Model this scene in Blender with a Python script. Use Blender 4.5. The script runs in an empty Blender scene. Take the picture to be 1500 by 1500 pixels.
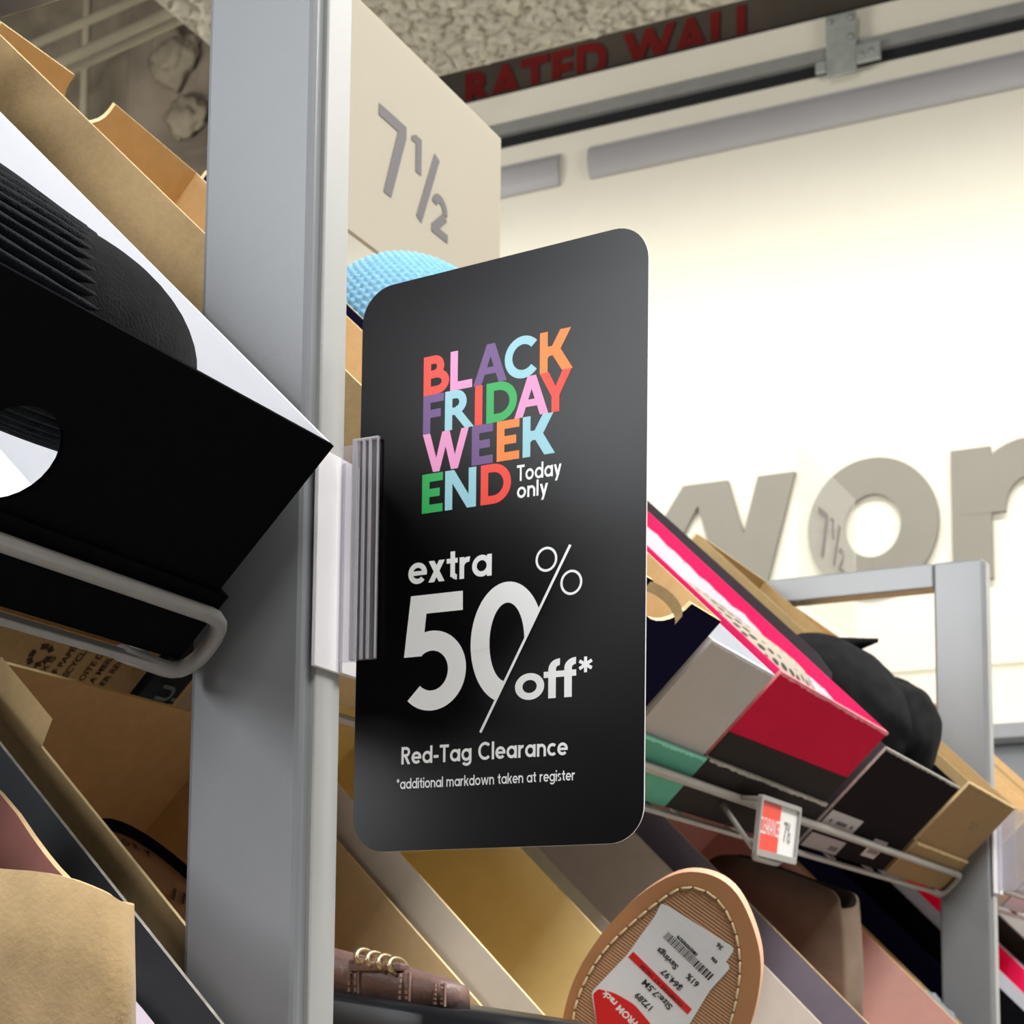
import bpy, bmesh, math, random
from mathutils import Vector, Matrix
from mathutils.geometry import tessellate_polygon
random.seed(4)
SC = bpy.context.scene
COL = SC.collection
C45 = math.sqrt(.5)
EYE = 1.5                      # camera height above the floor, metres

# ---------------------------------------------------------------- camera
cam_d = bpy.data.cameras.new('camera')
cam = bpy.data.objects.new('camera', cam_d); COL.objects.link(cam)
FPX, CY = 2661.04, 1192.97
cam_d.sensor_width = 36; cam_d.sensor_fit = 'HORIZONTAL'
cam_d.lens = FPX * 36 / 1500
cam_d.shift_y = (CY - 750) / 1500
cam_d.clip_start = .02; cam_d.clip_end = 60
yaw, pit, rol = math.radians(26.04922), math.radians(6.55345), math.radians(.43487)
fw = Vector((math.cos(yaw)*math.cos(pit), math.sin(yaw)*math.cos(pit), math.sin(pit)))
r0 = fw.cross(Vector((0, 0, 1))).normalized(); u0 = r0.cross(fw)
r1 = math.cos(rol)*r0 + math.sin(rol)*u0; u1 = -math.sin(rol)*r0 + math.cos(rol)*u0
cam.matrix_world = Matrix(((r1.x, u1.x, -fw.x, 0), (r1.y, u1.y, -fw.y, 0), (r1.z, u1.z, -fw.z, EYE), (0, 0, 0, 1)))
cam_d.dof.use_dof = True; cam_d.dof.focus_distance = .56; cam_d.dof.aperture_fstop = 48
SC.camera = cam

# ---------------------------------------------------------------- light and exposure
SC.view_settings.view_transform = 'Standard'; SC.view_settings.look = 'None'
SC.view_settings.gamma = 1; SC.view_settings.use_curve_mapping = False
SC.view_settings.exposure = 0.0
wd = bpy.data.worlds.new('store_air'); SC.world = wd; wd.use_nodes = True
wd.node_tree.nodes['Background'].inputs[0].default_value = (.98, .97, 1, 1)
wd.node_tree.nodes['Background'].inputs[1].default_value = .20

def area(name, loc, aim, sx, sy, power, col=(1, 1, 1), spread=180):
    l = bpy.data.lights.new(name, 'AREA'); l.shape = 'RECTANGLE'; l.size = sx; l.size_y = sy
    l.energy = power; l.color = col; l.spread = math.radians(spread)
    o = bpy.data.objects.new(name, l); COL.objects.link(o); o.location = loc
    d = Vector(aim) - Vector(loc)
    o.rotation_euler = d.to_track_quat('-Z', 'Y').to_euler()
    return o
area('aisle_light', (.3, -.8, 3.42), (.3, -.5, 0), 2.4, .6, 112, (1, .985, .96))
area('aisle_light', (-2.9, 1.6, 3.42), (.4, .4, 1.5), .6, 3.0, 196, (.96, .98, 1))
area('aisle_light', (2.7, -.8, 3.42), (2.7, -.5, 0), 2.0, .6, 50, (1, .985, .96))
area('wall_light', (4.2, .2, 4.42), (4.93, .2, 3.4), 7.0, .10, 62, (1, .985, .90), 112)
area('rack_fill', (-.5, 1.3, 3.44), (.3, .6, 1.6), 1.6, .5, 12, (1, .985, .96))  # unseen fill added overhead to brighten the top of the upright
area('deck_fill', (2.4, 4.2, 3.0), (4.3, 3.6, 5.0), 1.6, .4, 62, (1, .95, .86))  # added upward fill without a fixture, brightens the deck and pipes
area('upper_wall_fill', (2.5, -1.9, 2.7), (5.5, 1.2, 4.75), 2.0, .5, 46, (1, .97, .9))  # added fill, no lamp known here; lifts the wall top and slab underside


# ---------------------------------------------------------------- materials
def lin(c):
    return tuple(((v/255)/12.92 if v/255 <= .04045 else ((v/255+.055)/1.055)**2.4) for v in c)
MATS = {}
def mat(name, rgb, rough=.6, var=.08, scale=60, bump=.0, bscale=None, metal=0, spec=.5, stretch=None, alpha=1, coat=0, sheen=0):
    if name in MATS: return MATS[name]
    m = bpy.data.materials.new(name); m.use_nodes = True; MATS[name] = m
    nt = m.node_tree; b = nt.nodes['Principled BSDF']
    c = lin(rgb)
    tc = nt.nodes.new('ShaderNodeTexCoord'); mp = nt.nodes.new('ShaderNodeMapping')
    nt.links.new(tc.outputs['Object'], mp.inputs[0])
    if stretch: mp.inputs['Scale'].default_value = stretch
    nz = nt.nodes.new('ShaderNodeTexNoise'); nz.inputs['Scale'].default_value = scale; nz.inputs['Detail'].default_value = 4
    nt.links.new(mp.outputs[0], nz.inputs['Vector'])
    rp = nt.nodes.new('ShaderNodeValToRGB')
    rp.color_ramp.elements[0].position = .3; rp.color_ramp.elements[1].position = .7
    rp.color_ramp.elements[0].color = (*[v*(1-var) for v in c], 1)
    rp.color_ramp.elements[1].color = (*[min(1, v*(1+var)) for v in c], 1)
    nt.links.new(nz.outputs['Fac'], rp.inputs[0]); nt.links.new(rp.outputs[0], b.inputs['Base Color'])
    b.inputs['Roughness'].default_value = rough; b.inputs['Metallic'].default_value = metal
    b.inputs['Specular IOR Level'].default_value = spec; b.inputs['Alpha'].default_value = alpha
    b.inputs['Coat Weight'].default_value = coat; b.inputs['Sheen Weight'].default_value = sheen
    if bump:
        bp = nt.nodes.new('ShaderNodeBump'); bp.inputs['Strength'].default_value = bump; bp.inputs['Distance'].default_value = .001
        n2 = nt.nodes.new('ShaderNodeTexNoise'); n2.inputs['Scale'].default_value = bscale or scale*4; n2.inputs['Detail'].default_value = 3
        nt.links.new(mp.outputs[0], n2.inputs['Vector'])
        nt.links.new(n2.outputs['Fac'], bp.inputs['Height']); nt.links.new(bp.outputs[0], b.inputs['Normal'])
    return m
def clear(name, rgb, rough=.05, mixin=.25, haze=(235, 235, 235)):
    """clear plastic: part see-through, part milky, with a gloss."""
    if name in MATS: return MATS[name]
    m = bpy.data.materials.new(name); m.use_nodes = True; MATS[name] = m
    nt = m.node_tree; nt.nodes.clear()
    out = nt.nodes.new('ShaderNodeOutputMaterial')
    tr = nt.nodes.new('ShaderNodeBsdfTransparent'); tr.inputs[0].default_value = (*lin(rgb), 1)
    df = nt.nodes.new('ShaderNodeBsdfPrincipled'); df.inputs['Base Color'].default_value = (*lin(haze), 1); df.inputs['Roughness'].default_value = rough
    tl = nt.nodes.new('ShaderNodeBsdfTranslucent'); tl.inputs[0].default_value = (*lin(haze), 1)
    a = nt.nodes.new('ShaderNodeMixShader'); a.inputs[0].default_value = .4
    nt.links.new(df.outputs[0], a.inputs[1]); nt.links.new(tl.outputs[0], a.inputs[2])
    b = nt.nodes.new('ShaderNodeMixShader'); b.inputs[0].default_value = mixin
    nt.links.new(tr.outputs[0], b.inputs[1]); nt.links.new(a.outputs[0], b.inputs[2])
    nt.links.new(b.outputs[0], out.inputs[0])
    return m

M_STEEL = mat('grey_powder_coat', (124, 127, 131), .30, .02, 30, .03, 900)
M_WIRE = mat('wire_grey', (160, 158, 154), .4, .05, 60)
M_KRAFT = mat('kraft_board', (204, 174, 128), .8, .07, 220, .12, 500, spec=.18)
M_KRAFT_IN = mat('kraft_inside', (210, 180, 134), .85, .05, 160, .08, 500, spec=.18)
M_KRAFT_EDGE = mat('kraft_edge', (232, 208, 160), .85, .06, 300, spec=.18)
M_BLACKB = mat('black_board', (20, 20, 23), .55, .1, 200, .04, 700, spec=0)
M_WHITEB = mat('white_board', (218, 220, 226), .75, .02, 40, .35, 45, stretch=(1, .15, 1), spec=.18)
M_NAVYB = mat('navy_board', (26, 25, 52), .5, .08, 200, spec=0)
M_GREYB = mat('pale_grey_board', (186, 180, 178), .7, .03, 60, .15, 90, spec=.18)
M_MINT = mat('mint_board', (92, 170, 146), .7, .04, 100, spec=.18)
M_MINT_EDGE = mat('mint_edge', (140, 220, 200), .7, .04, 100, spec=.18)
M_CRIM = mat('crimson_board', (206, 40, 70), .6, .04, 120, spec=0)
M_PINK = mat('hot_pink_board', (240, 38, 108), .6, .03, 120, spec=.18)
M_PINKEDGE = mat('worn_pink_edge', (240, 140, 150), .8, .15, 150)
M_DARKB = mat('charcoal_board', (58, 54, 52), .65, .06, 120, spec=0)
M_DARKLINE = mat('dark_grey_side', (72, 72, 76), .6, .05, 120, spec=0)
M_WORN = mat('worn_edge', (172, 168, 160), .85, .25, 220)
M_TAN = mat('tan_board', (176, 150, 106), .75, .05, 140, spec=.18)
M_TANEND = mat('tan_end_board', (152, 128, 94), .7, .05, 140, spec=0)
M_CREAM = mat('cream_board', (214, 203, 186), .7, .03, 80, spec=.18)
M_GOLD = mat('gold_lining', (226, 206, 154), .7, .03, 80, spec=.18)
M_GREIGE = mat('greige_lining', (214, 204, 195), .75, .03, 80, spec=.18)
M_MAUVE = mat('mauve_board', (132, 122, 136), .65, .04, 80, spec=.18)
M_GILT = mat('gilt_edge', (226, 196, 130), .5, .08, 120)
M_ROSE = mat('rose_board', (208, 166, 156), .7, .03, 80, spec=.18)
M_SLATE = mat('slate_lining', (60, 64, 68), .6, .05, 90, spec=.18)
M_TISSUE = mat('white_tissue', (186, 180, 188), .9, .03, 40, .5, 60)
M_LABEL = mat('grey_label', (190, 184, 186), .5, .05, 60, spec=.18)
M_INK = mat('black_ink', (30, 28, 28), .6, .1, 100)
M_PRINTW = mat('white_print', (242, 244, 246), .5, .01, 50)
M_SIGN = mat('black_sign_card', (6, 6, 8), .29, .1, 300, .008, 1500, spec=.17)
M_SIGNEDGE = mat('sign_card_edge', (225, 222, 220), .7, .03, 100)
M_BROWNINK = mat('brown_ink', (70, 52, 38), .8, .2, 300)
M_SUEDE = mat('black_suede', (24, 24, 26), .95, .3, 120, .5, 900, spec=.05, sheen=.03)
M_KNIT = mat('black_knit', (30, 33, 37), .95, .25, 300, .6, 1400, spec=.08, sheen=.05)
M_FABRIC = mat('black_fabric', (24, 24, 26), .95, .25, 90, .3, 900, spec=.12)

# ---------------------------------------------------------------- object helpers
def tag(o, label=None, cat=None, group=None, kind=None):
    for k, v in (('label', label), ('category', cat), ('group', group), ('kind', kind)):
        if v: o[k] = v
    return o
def thing(name, label, cat, M=None, group=None):
    o = bpy.data.objects.new(name, None); COL.objects.link(o); o.empty_display_size = .05
    if M is not None: o.matrix_world = M
    return tag(o, label, cat, group)
def link(name, me, mats, parent=None, M=None):
    if not isinstance(mats, (list, tuple)): mats = [mats]
    for m in mats: me.materials.append(m)
    o = bpy.data.objects.new(name, me); COL.objects.link(o)
    if parent is not None: o.parent = parent
    if M is not None: o.matrix_local = M
    return o
def mesh_bm(bm, smooth=False):
    bmesh.ops.recalc_face_normals(bm, faces=bm.faces)
    me = bpy.data.meshes.new('m'); bm.to_mesh(me); bm.free()
    if smooth:
        for p in me.polygons: p.use_smooth = True
    return me
def add_box(bm, a, b, mi=0, bevel=0):
    (x0, y0, z0), (x1, y1, z1) = a, b
    vs = [bm.verts.new(p) for p in ((x0,y0,z0),(x1,y0,z0),(x1,y1,z0),(x0,y1,z0),(x0,y0,z1),(x1,y0,z1),(x1,y1,z1),(x0,y1,z1))]
    fs = [bm.faces.new([vs[i] for i in q]) for q in ((3,2,1,0),(4,5,6,7),(0,1,5,4),(1,2,6,5),(2,3,7,6),(3,0,4,7))]
    for f in fs: f.material_index = mi
    if bevel:
        es = list({e for f in fs for e in f.edges})
        bmesh.ops.bevel(bm, geom=es, offset=bevel, segments=2, affect='EDGES', profile=.5)
def boxmesh(a, b, bevel=0):
    bm = bmesh.new(); add_box(bm, a, b, 0, bevel); return mesh_bm(bm)
def add_prism(bm, outer, holes, fr, th, mi=(0, 0, 0)):
    """2D outline (with holes) -> plate. fr(x, y, d) gives 3D. mi: face at d=0, face at d=th, rim."""
    loops = [outer] + list(holes)
    flat = [p for l in loops for p in l]
    tris = tessellate_polygon([[Vector((p[0], p[1], 0)) for p in l] for l in loops])
    va = [bm.verts.new(fr(p[0], p[1], 0)) for p in flat]; vb = [bm.verts.new(fr(p[0], p[1], th)) for p in flat]
    for t in tris:
        try:
            f = bm.faces.new([va[i] for i in t]); f.material_index = mi[0]
            f = bm.faces.new([vb[i] for i in reversed(t)]); f.material_index = mi[1]
        except ValueError: pass
    k = 0
    for l in loops:
        n = len(l)
        for i in range(n):
            j = (i+1) % n
            try:
                f = bm.faces.new((va[k+i], va[k+j], vb[k+j], vb[k+i])); f.material_index = mi[2]
            except ValueError: pass
        k += n
def add_tube(bm, pts, r, seg=8, cap=True, mi=0):
    pts = [Vector(p) for p in pts]; rings = []
    up = None
    for i, p in enumerate(pts):
        t = (pts[min(i+1, len(pts)-1)] - pts[max(i-1, 0)]).normalized()
        if up is None:
            up = t.orthogonal().normalized()
        up = (up - t*up.dot(t)).normalized()
        s = t.cross(up)
        rr = r[i] if isinstance(r, (list, tuple)) else r
        rings.append([bm.verts.new(p + (up*math.cos(2*math.pi*k/seg) + s*math.sin(2*math.pi*k/seg))*rr) for k in range(seg)])
    for a, b in zip(rings, rings[1:]):
        for k in range(seg):
            f = bm.faces.new((a[k], a[(k+1) % seg], b[(k+1) % seg], b[k])); f.smooth = True; f.material_index = mi
    if cap:
        bm.faces.new(rings[0]).material_index = mi; bm.faces.new(rings[-1]).material_index = mi
def rounded(pts, r, n=5):
    """polyline with rounded corners"""
    pts = [Vector(p) for p in pts]; out = [pts[0]]
    for a, b, c in zip(pts, pts[1:], pts[2:]):
        d1 = (a-b).normalized(); d2 = (c-b).normalized()
        q = min(r, (a-b).length*.49, (c-b).length*.49)
        p1 = b + d1*q; p2 = b + d2*q
        for k in range(n+1):
            t = k/n
            out.append(p1*(1-t)**2 + b*2*t*(1-t) + p2*t*t)
    out.append(pts[-1]); return out
def add_loft(bm, rings, closed=True, cap=True, mi=0, smooth=True):
    vr = [[bm.verts.new(p) for p in ring] for ring in rings]; n = len(vr[0])
    for a, b in zip(vr, vr[1:]):
        for k in range(n if closed else n-1):
            f = bm.faces.new((a[k], a[(k+1) % n], b[(k+1) % n], b[k])); f.smooth = smooth; f.material_index = mi
    if cap and closed:
        for q in (vr[0], vr[-1]):
            f = bm.faces.new(q); f.material_index = mi; f.smooth = smooth
def ell(c, ax, ay, n=24, e=2.0, a0=0):
    """superellipse ring about c with half axes vectors ax, ay"""
    c, ax, ay = Vector(c), Vector(ax), Vector(ay); out = []
    for k in range(n):
        t = a0 + 2*math.pi*k/n; cs, sn = math.cos(t), math.sin(t)
        out.append(c + ax*math.copysign(abs(cs)**(2/e), cs) + ay*math.copysign(abs(sn)**(2/e), sn))
    return out
def rrect(x0, y0, x1, y1, r, n=6):
    out = []
    for cx, cy, a in ((x1-r, y0+r, -90), (x1-r, y1-r, 0), (x0+r, y1-r, 90), (x0+r, y0+r, 180)):
        for k in range(n+1):
            t = math.radians(a + 90*k/n); out.append((cx + r*math.cos(t), cy + r*math.sin(t)))
    return out
def circ(cx, cy, rx, ry=None, n=28, a0=0, a1=360):
    ry = ry or rx
    full = abs(a1-a0) >= 360
    return [(cx + rx*math.cos(math.radians(a0+(a1-a0)*k/(n if full else n-1))), cy + ry*math.sin(math.radians(a0+(a1-a0)*k/(n if full else n-1)))) for k in range(n)]

# ---------------------------------------------------------------- stroke lettering (flat print)
def bar(x0, y0, x1, y1, w):
    dx, dy = x1-x0, y1-y0; l = math.hypot(dx, dy); nx, ny = -dy/l*w/2, dx/l*w/2
    return [[(x0+nx, y0+ny), (x1+nx, y1+ny), (x1-nx, y1-ny), (x0-nx, y0-ny)]]
def rect(x0, y0, x1, y1): return [[(x0, y0), (x1, y0), (x1, y1), (x0, y1)]]
def para(xa, xb, y0, y1, w):            # slanted stroke, ends cut level: xa at y0, xb at y1
    return [[(xa, y0), (xa+w, y0), (xb+w, y1), (xb, y1)]]
def arc(cx, cy, rx, ry, w, a0, a1, n=None):
    """band of width w; rx, ry outer radii"""
    n = n or max(6, int(abs(a1-a0)/9)); out = []
    def q(t, k): return (cx + (rx-k)*math.cos(math.radians(t)), cy + (ry-k)*math.sin(math.radians(t)))
    for i in range(n):
        t0 = a0+(a1-a0)*i/n; t1 = a0+(a1-a0)*(i+1)/n
        out.append([q(t0, 0), q(t1, 0), q(t1, w), q(t0, w)])
    return out
def glyph(ch, w):
    """geometric sans, x-height 1; returns advance, polygons"""
    A = 1.42
    if ch == 'o': return 1.0, arc(.5, .5, .5, .5, w, 0, 360)
    if ch == 'a': return 1.02, arc(.5, .5, .5, .5, w, 0, 360) + rect(1.02-w, 0, 1.02, 1)
    if ch == 'd': return 1.02, arc(.5, .5, .5, .5, w, 0, 360) + rect(1.02-w, 0, 1.02, A)
    if ch == 'g': return 1.02, arc(.5, .5, .5, .5, w, 0, 360) + rect(1.02-w, .02, 1.02, 1) + arc(.52, .02, .5, .42, w, -150, 0)
    if ch == 'e': return .98, arc(.5, .5, .5, .5, w, 0, 318) + rect(w*.5, .5-w*.42, 1-.01, .5+w*.42)
    if ch == 'c': return .86, arc(.5, .5, .5, .5, w, 48, 312)
    if ch == 'n': return .88, rect(0, 0, w, 1) + arc(.44, .56, .44, .44, w, 0, 180) + rect(.88-w, 0, .88, .57)
    if ch == 'm': return 1.44, rect(0, 0, w, 1) + arc(.40, .60, .40, .40, w, 0, 180) + rect(.80-w, 0, .80, .6) + arc(1.20-w, .60, .40, .40, w, 0, 180) + rect(1.6-2*w, 0, 1.6-w, .6)
    if ch == 'r': return .56, rect(0, 0, w, 1) + arc(.46, .54, .46, .46, w, 78, 180)
    if ch == 't': return .58, rect(.2, .0+w*.6, .2+w, 1.32) + rect(0, 1-w*.9, .58, 1) + arc(.2+.36, .36, .36, .36, w, 180, 268)
    if ch == 'f': return .56, rect(.16, 0, .16+w, 1.1) + rect(0, 1-w*.9, .56, 1) + arc(.16+.38, 1.08, .38, .38, w, 88, 180)
    if ch == 'l': return w, rect(0, 0, w, A)
    if ch == 'i': return w, rect(0, 0, w, 1) + [circ(w/2, 1.3, w*.62, n=12)]
    if ch == 'k': return .82, rect(0, 0, w, A) + para(w*.8, .86-w*1.25, .42, 1, w*1.25) + para(.82-w*1.2+.02, w*1.0, 0, .66, w*1.25)
    if ch == 'x': return .86, para(0, .86-w*1.25, 0, 1, w*1.25) + para(.86-w*1.25, 0, 0, 1, w*1.25)
    if ch == 'y': return .9, para(.45-w*.6, .9-w*1.15, 0, 1, w*1.15) + para(.45-w*.6, 0, 0, 1, w*1.15) + para(.45-w*.6-.18, .45-w*.6, -.42, 0, w*1.15)
    if ch == 'w': return 1.45, para(.3, 0, 0, 1, w) + para(.3, .725-w/2, 0, 1, w) + para(1.15-w, .725-w/2, 0, 1, w) + para(1.15-w, 1.45-w, 0, 1, w)
    if ch == 's': return .68, arc(.34, .735, .33, .265, w*.95, 35, 250) + arc(.34, .265, .33, .265, w*.95, -145, 70)
    if ch == 'T': return .92, rect(.46-w/2, 0, .46+w/2, A) + rect(0, A-w, .92, A)
    if ch == 'R': return .92, rect(0, 0, w, A) + rect(0, A-w, .5, A) + rect(0, A-.82, .5, A-.82+w) + arc(.46, A-.41, .43, .41, w, -90, 90) + para(.92-w*1.2, .3, 0, .62, w*1.2)
    if ch == 'C': return 1.22, arc(.68, A/2, .68, A/2+.01, w, 46, 314)
    if ch == '-': return .5, rect(0, .5-w/2, .5, .5+w/2)
    if ch == '*': return .6, [q for k in range(3) for q in bar(.3-.29*math.cos(math.radians(30+60*k)), 1.12-.29*math.sin(math.radians(30+60*k)), .3+.29*math.cos(math.radians(30+60*k)), 1.12+.29*math.sin(math.radians(30+60*k)), w*.52)]
    return .42, []
def word(text, x, y, xh, w, gap=.16, width=None):
    """polygons of a word in sign millimetres"""
    out = []; cx = 0
    for ch in text:
        a, ps = glyph(ch, w)
        out += [[(px+cx, py) for px, py in p] for p in ps]
        cx += a + gap
    cx -= gap
    kx = (width / cx) if width else xh
    return [[(x+px*kx, y+py*xh) for px, py in p] for p in out]
def print_mesh(groups, fr):
    """groups: list of (material index, polygons); fr(x, y, layer)->3D; flat print"""
    bm = bmesh.new()
    n = 0
    for li, (mi, polys) in enumerate(groups):
        for p in polys:
            n += 1
            vs = [bm.verts.new(fr(x, y, n % 24)) for x, y in p]
            try: bm.faces.new(vs).material_index = mi
            except ValueError: pass
    me = bpy.data.meshes.new('print'); bm.to_mesh(me); bm.free()
    return me
def text_mesh(body, size, extrude=0, offset=0, align='LEFT', spacing=1):
    c = bpy.data.curves.new('t', 'FONT'); c.body = body; c.size = size; c.extrude = extrude; c.offset = offset
    c.align_x = align; c.resolution_u = 3; c.space_character = spacing
    o = bpy.data.objects.new('t', c); COL.objects.link(o)
    dg = bpy.context.evaluated_depsgraph_get(); me = bpy.data.meshes.new_from_object(o.evaluated_get(dg))
    bpy.data.objects.remove(o); bpy.data.curves.remove(c)
    return me
def frame(o, x, y):                      # matrix from origin and two axes
    x = Vector(x).normalized(); y = Vector(y); y = (y - x*y.dot(x)).normalized(); z = x.cross(y)
    return Matrix(((x.x, y.x, z.x, o[0]), (x.y, y.y, z.y, o[1]), (x.z, y.z, z.z, o[2]), (0, 0, 0, 1)))

# ================================================================ THE ROOM
def struct(name, me, mats, M=None):
    o = link(name, me, mats, None, M); o['kind'] = 'structure'; return o
M_WALL = mat('white_wall_paint', (238, 234, 220), .6, .01, 8)
M_FLOOR = mat('polished_concrete', (164, 161, 156), .45, .1, 5)
M_DECK = mat('sprayed_dark_deck', (120, 112, 98), .95, .4, 2.4, .6, 6)
M_FOAM = mat('sprayed_fireproofing', (208, 202, 184), .95, .14, 16, .5, 60)
M_DARKWALL = mat('unpainted_dark_wall', (92, 84, 74), .9, .15, 3)
struct('floor', boxmesh((-4, -5, -.1), (6.3, 6, 0)), M_FLOOR)
WX = 5.5
bm = bmesh.new()
zs = [0, 1.5+.842-.3, 1.5+1.075, 1.5+1.091, 1.5+3.29]
add_box(bm, (WX, -5, 0), (WX+.12, 4.4, EYE+.55)); add_box(bm, (WX, -5, EYE+.55), (WX+.12, 4.4, EYE+1.073))
add_box(bm, (WX, -5, EYE+1.091), (WX+.12, 4.4, EYE+3.29)); add_box(bm, (WX+.012, -5, EYE+1.073), (WX+.12, 4.4, EYE+1.091))
struct('wall_far', mesh_bm(bm), M_WALL)
struct('wall_left', boxmesh((-4, 5.9, 0), (6.3, 6, 6.1)), M_DARKWALL)
struct('wall_back', boxmesh((6.3, -5, 0), (6.4, 6, 6.1)), M_DARKWALL)
struct('wall_near', boxmesh((-4.1, -5, 0), (-4, 6, 3.3)), mat('store_side_wall', (96, 92, 88), .8, .06, 3))  # unseen wall behind the camera, added to darken the sign's reflection
# dark deck overhead, uneven underside
bm = bmesh.new(); N = 36; g = []
for i in range(N+1):
    for j in range(N+1):
        x = -4 + 10.3*i/N; y = -5 + 11*j/N
        g.append(bm.verts.new((x, y, 5.85 + random.uniform(-.09, .09))))
for i in range(N):
    for j in range(N):
        bm.faces.new((g[i*(N+1)+j], g[i*(N+1)+j+1], g[(i+1)*(N+1)+j+1], g[(i+1)*(N+1)+j])).smooth = True
struct('ceiling', mesh_bm(bm), M_DECK)
# pale sprayed slab over the aisle, rough underside as real relief
bm = bmesh.new(); NX, NY = 230, 190; g = []
import mathutils.noise as mnoise
SX0, SX1, SY0, SY1, SZ = 1.9, 3.215, 1.05, 2.127, EYE+2.0
for i in range(NX+1):
    for j in range(NY+1):
        x = SX0+(SX1-SX0)*i/NX; y = SY0+(SY1-SY0)*j/NY
        h = mnoise.noise(Vector((x*34, y*34, 1)))*.009 - max(0, mnoise.noise(Vector((x*70, y*70, 4))))**1.0*-.022 + mnoise.noise(Vector((x*90, y*90, 7)))*.006
        if i in (0, NX) or j in (0, NY): h = .0
        g.append(bm.verts.new((x, y, SZ + h)))
for i in range(NX):
    for j in range(NY):
        bm.faces.new((g[i*(NY+1)+j], g[(i+1)*(NY+1)+j], g[(i+1)*(NY+1)+j+1], g[i*(NY+1)+j+1])).smooth = True
add_box(bm, (SX0, SY0, SZ+.05), (SX1, SY1, SZ+.25)); 
add_box(bm, (-2.2, -5, SZ+.01), (SX0, SY1, SZ+.25)); add_box(bm, (SX0, -5, SZ+.005), (SX1, SY0, SZ+.25))
me = bpy.data.meshes.new('slab'); bm.to_mesh(me); bm.free()
struct('ceiling_slab', me, M_FOAM)

# wall rail (curtain track) with dark groove and a bracket
M_ALU = mat('rail_aluminium', (158, 160, 158), .45, .05, 20, metal=.3)
M_GROOVE = mat('groove_black', (16, 18, 24), .6, .1, 20)
rail = thing('wall_rail', 'grey metal rail with a black slot along the top of the white wall', 'rail', Matrix.Translation((WX, .8, EYE+3.1)))
bm = bmesh.new(); add_box(bm, (-.035, -5, .022), (-.001, 2.9, .065)); link('rail_body', mesh_bm(bm), M_ALU, rail)
bm = bmesh.new(); add_box(bm, (-.012, -5, -.012), (-.001, 2.9, .022)); link('slot', mesh_bm(bm), M_GROOVE, rail)
br = thing('rail_bracket', 'galvanised bracket plate with screws clamped over the grey wall rail', 'bracket', Matrix.Translation((WX-.04, 1.5, EYE+3.11)))
M_GALV = mat('galvanised', (186, 194, 190), .45, .12, 30, metal=.5)
bm = bmesh.new(); add_box(bm, (-.012, -.05, -.06), (-.001, .05, .15), 0, .003); link('plate', mesh_bm(bm), M_GALV, br)
bm = bmesh.new(); add_box(bm, (-.02, -.13, -.035), (-.003, -.05, .025), 0, .003); link('side_tab', mesh_bm(bm), M_GALV, br)
bm = bmesh.new(); add_box(bm, (-.016, .05, -.04), (-.003, .085, .0), 0, .003); link('side_tab', mesh_bm(bm), M_GALV, br)
for y, z in ((-.035, .125), (.035, .125), (-.035, .06), (-.1, -.005), (-.07, -.012)):
    bm = bmesh.new(); bmesh.ops.create_uvsphere(bm, u_segments=8, v_segments=5, radius=.011)
    link('screw', mesh_bm(bm, True), M_ALU, br, Matrix.Translation((-.018, y, z)))
# rounded grey light housing strips
M_COVE = mat('cove_grey', (196, 195, 200), .45, .02, 6)
def cove(y0, y1, label):
    t = thing('light_housing', label, 'light housing', Matrix.Translation((WX, (y0+y1)/2, EYE+2.955)), 'rounded light housings on the far wall')
    bm = bmesh.new(); h = (y1-y0)/2
    def ring(y): return [Vector((-.006-.036*math.sin(math.pi*k/12)**.8, y, -.056*math.cos(math.pi*k/12))) for k in range(13)]
    add_loft(bm, [ring(-h), ring(h)])
    link('shell', mesh_bm(bm), M_COVE, t)
    bm = bmesh.new(); add_box(bm, (-.014, -h, .053), (-.001, h, .062)); link('top_lip', mesh_bm(bm), M_COVE, t)
cove(-4.5, 2.40, 'long rounded grey light housing running out of frame along the wall')
cove(2.52, 4.0, 'rounded grey light housing half hidden behind the 7½ size panel')
# red stencilled lettering on the dark wall behind
M_REDINK = mat('red_stencil', (128, 20, 18), .8, .15, 6)
t = thing('stencil_lettering', 'dark red stencilled capitals high on the dark wall above the white wall', 'lettering', frame((6.29, 3.32, EYE+3.748), (0, -1, 0), (0, 0, 1)))
me = text_mesh('RATED WALL', .2, .001, .010, spacing=1.15)
xs = [v.co.x for v in me.vertices]; k = 1.27/(max(xs)-min(xs))
for v in me.vertices: v.co.x *= k; v.co.y *= 1.0
link('letters', me, M_REDINK, t)
struct('trim_1', boxmesh((WX-.001, -5, EYE+3.29), (WX+.16, 4.4, EYE+3.30)), mat('dark_lip', (40, 36, 32), .9))
struct('trim_2', boxmesh((6.22, -5, EYE+3.62), (6.30, 5, EYE+3.66)), M_DARKWALL)
# wall shelf ledge
ws = thing('wall_shelf', 'grey shelf ledge running along the foot of the white wall', 'shelf', Matrix.Translation((WX, 0, EYE+.86)))
link('board', boxmesh((-.16, -5, -.02), (-.001, 3.5, .022)), mat('shelf_grey', (150, 152, 158), .5, .03, 20), ws)
link('back_panel', boxmesh((-.02, -5, -.36), (-.001, 3.5, -.024)), mat('panel_grey', (160, 164, 170), .5, .03, 20), ws)

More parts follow.
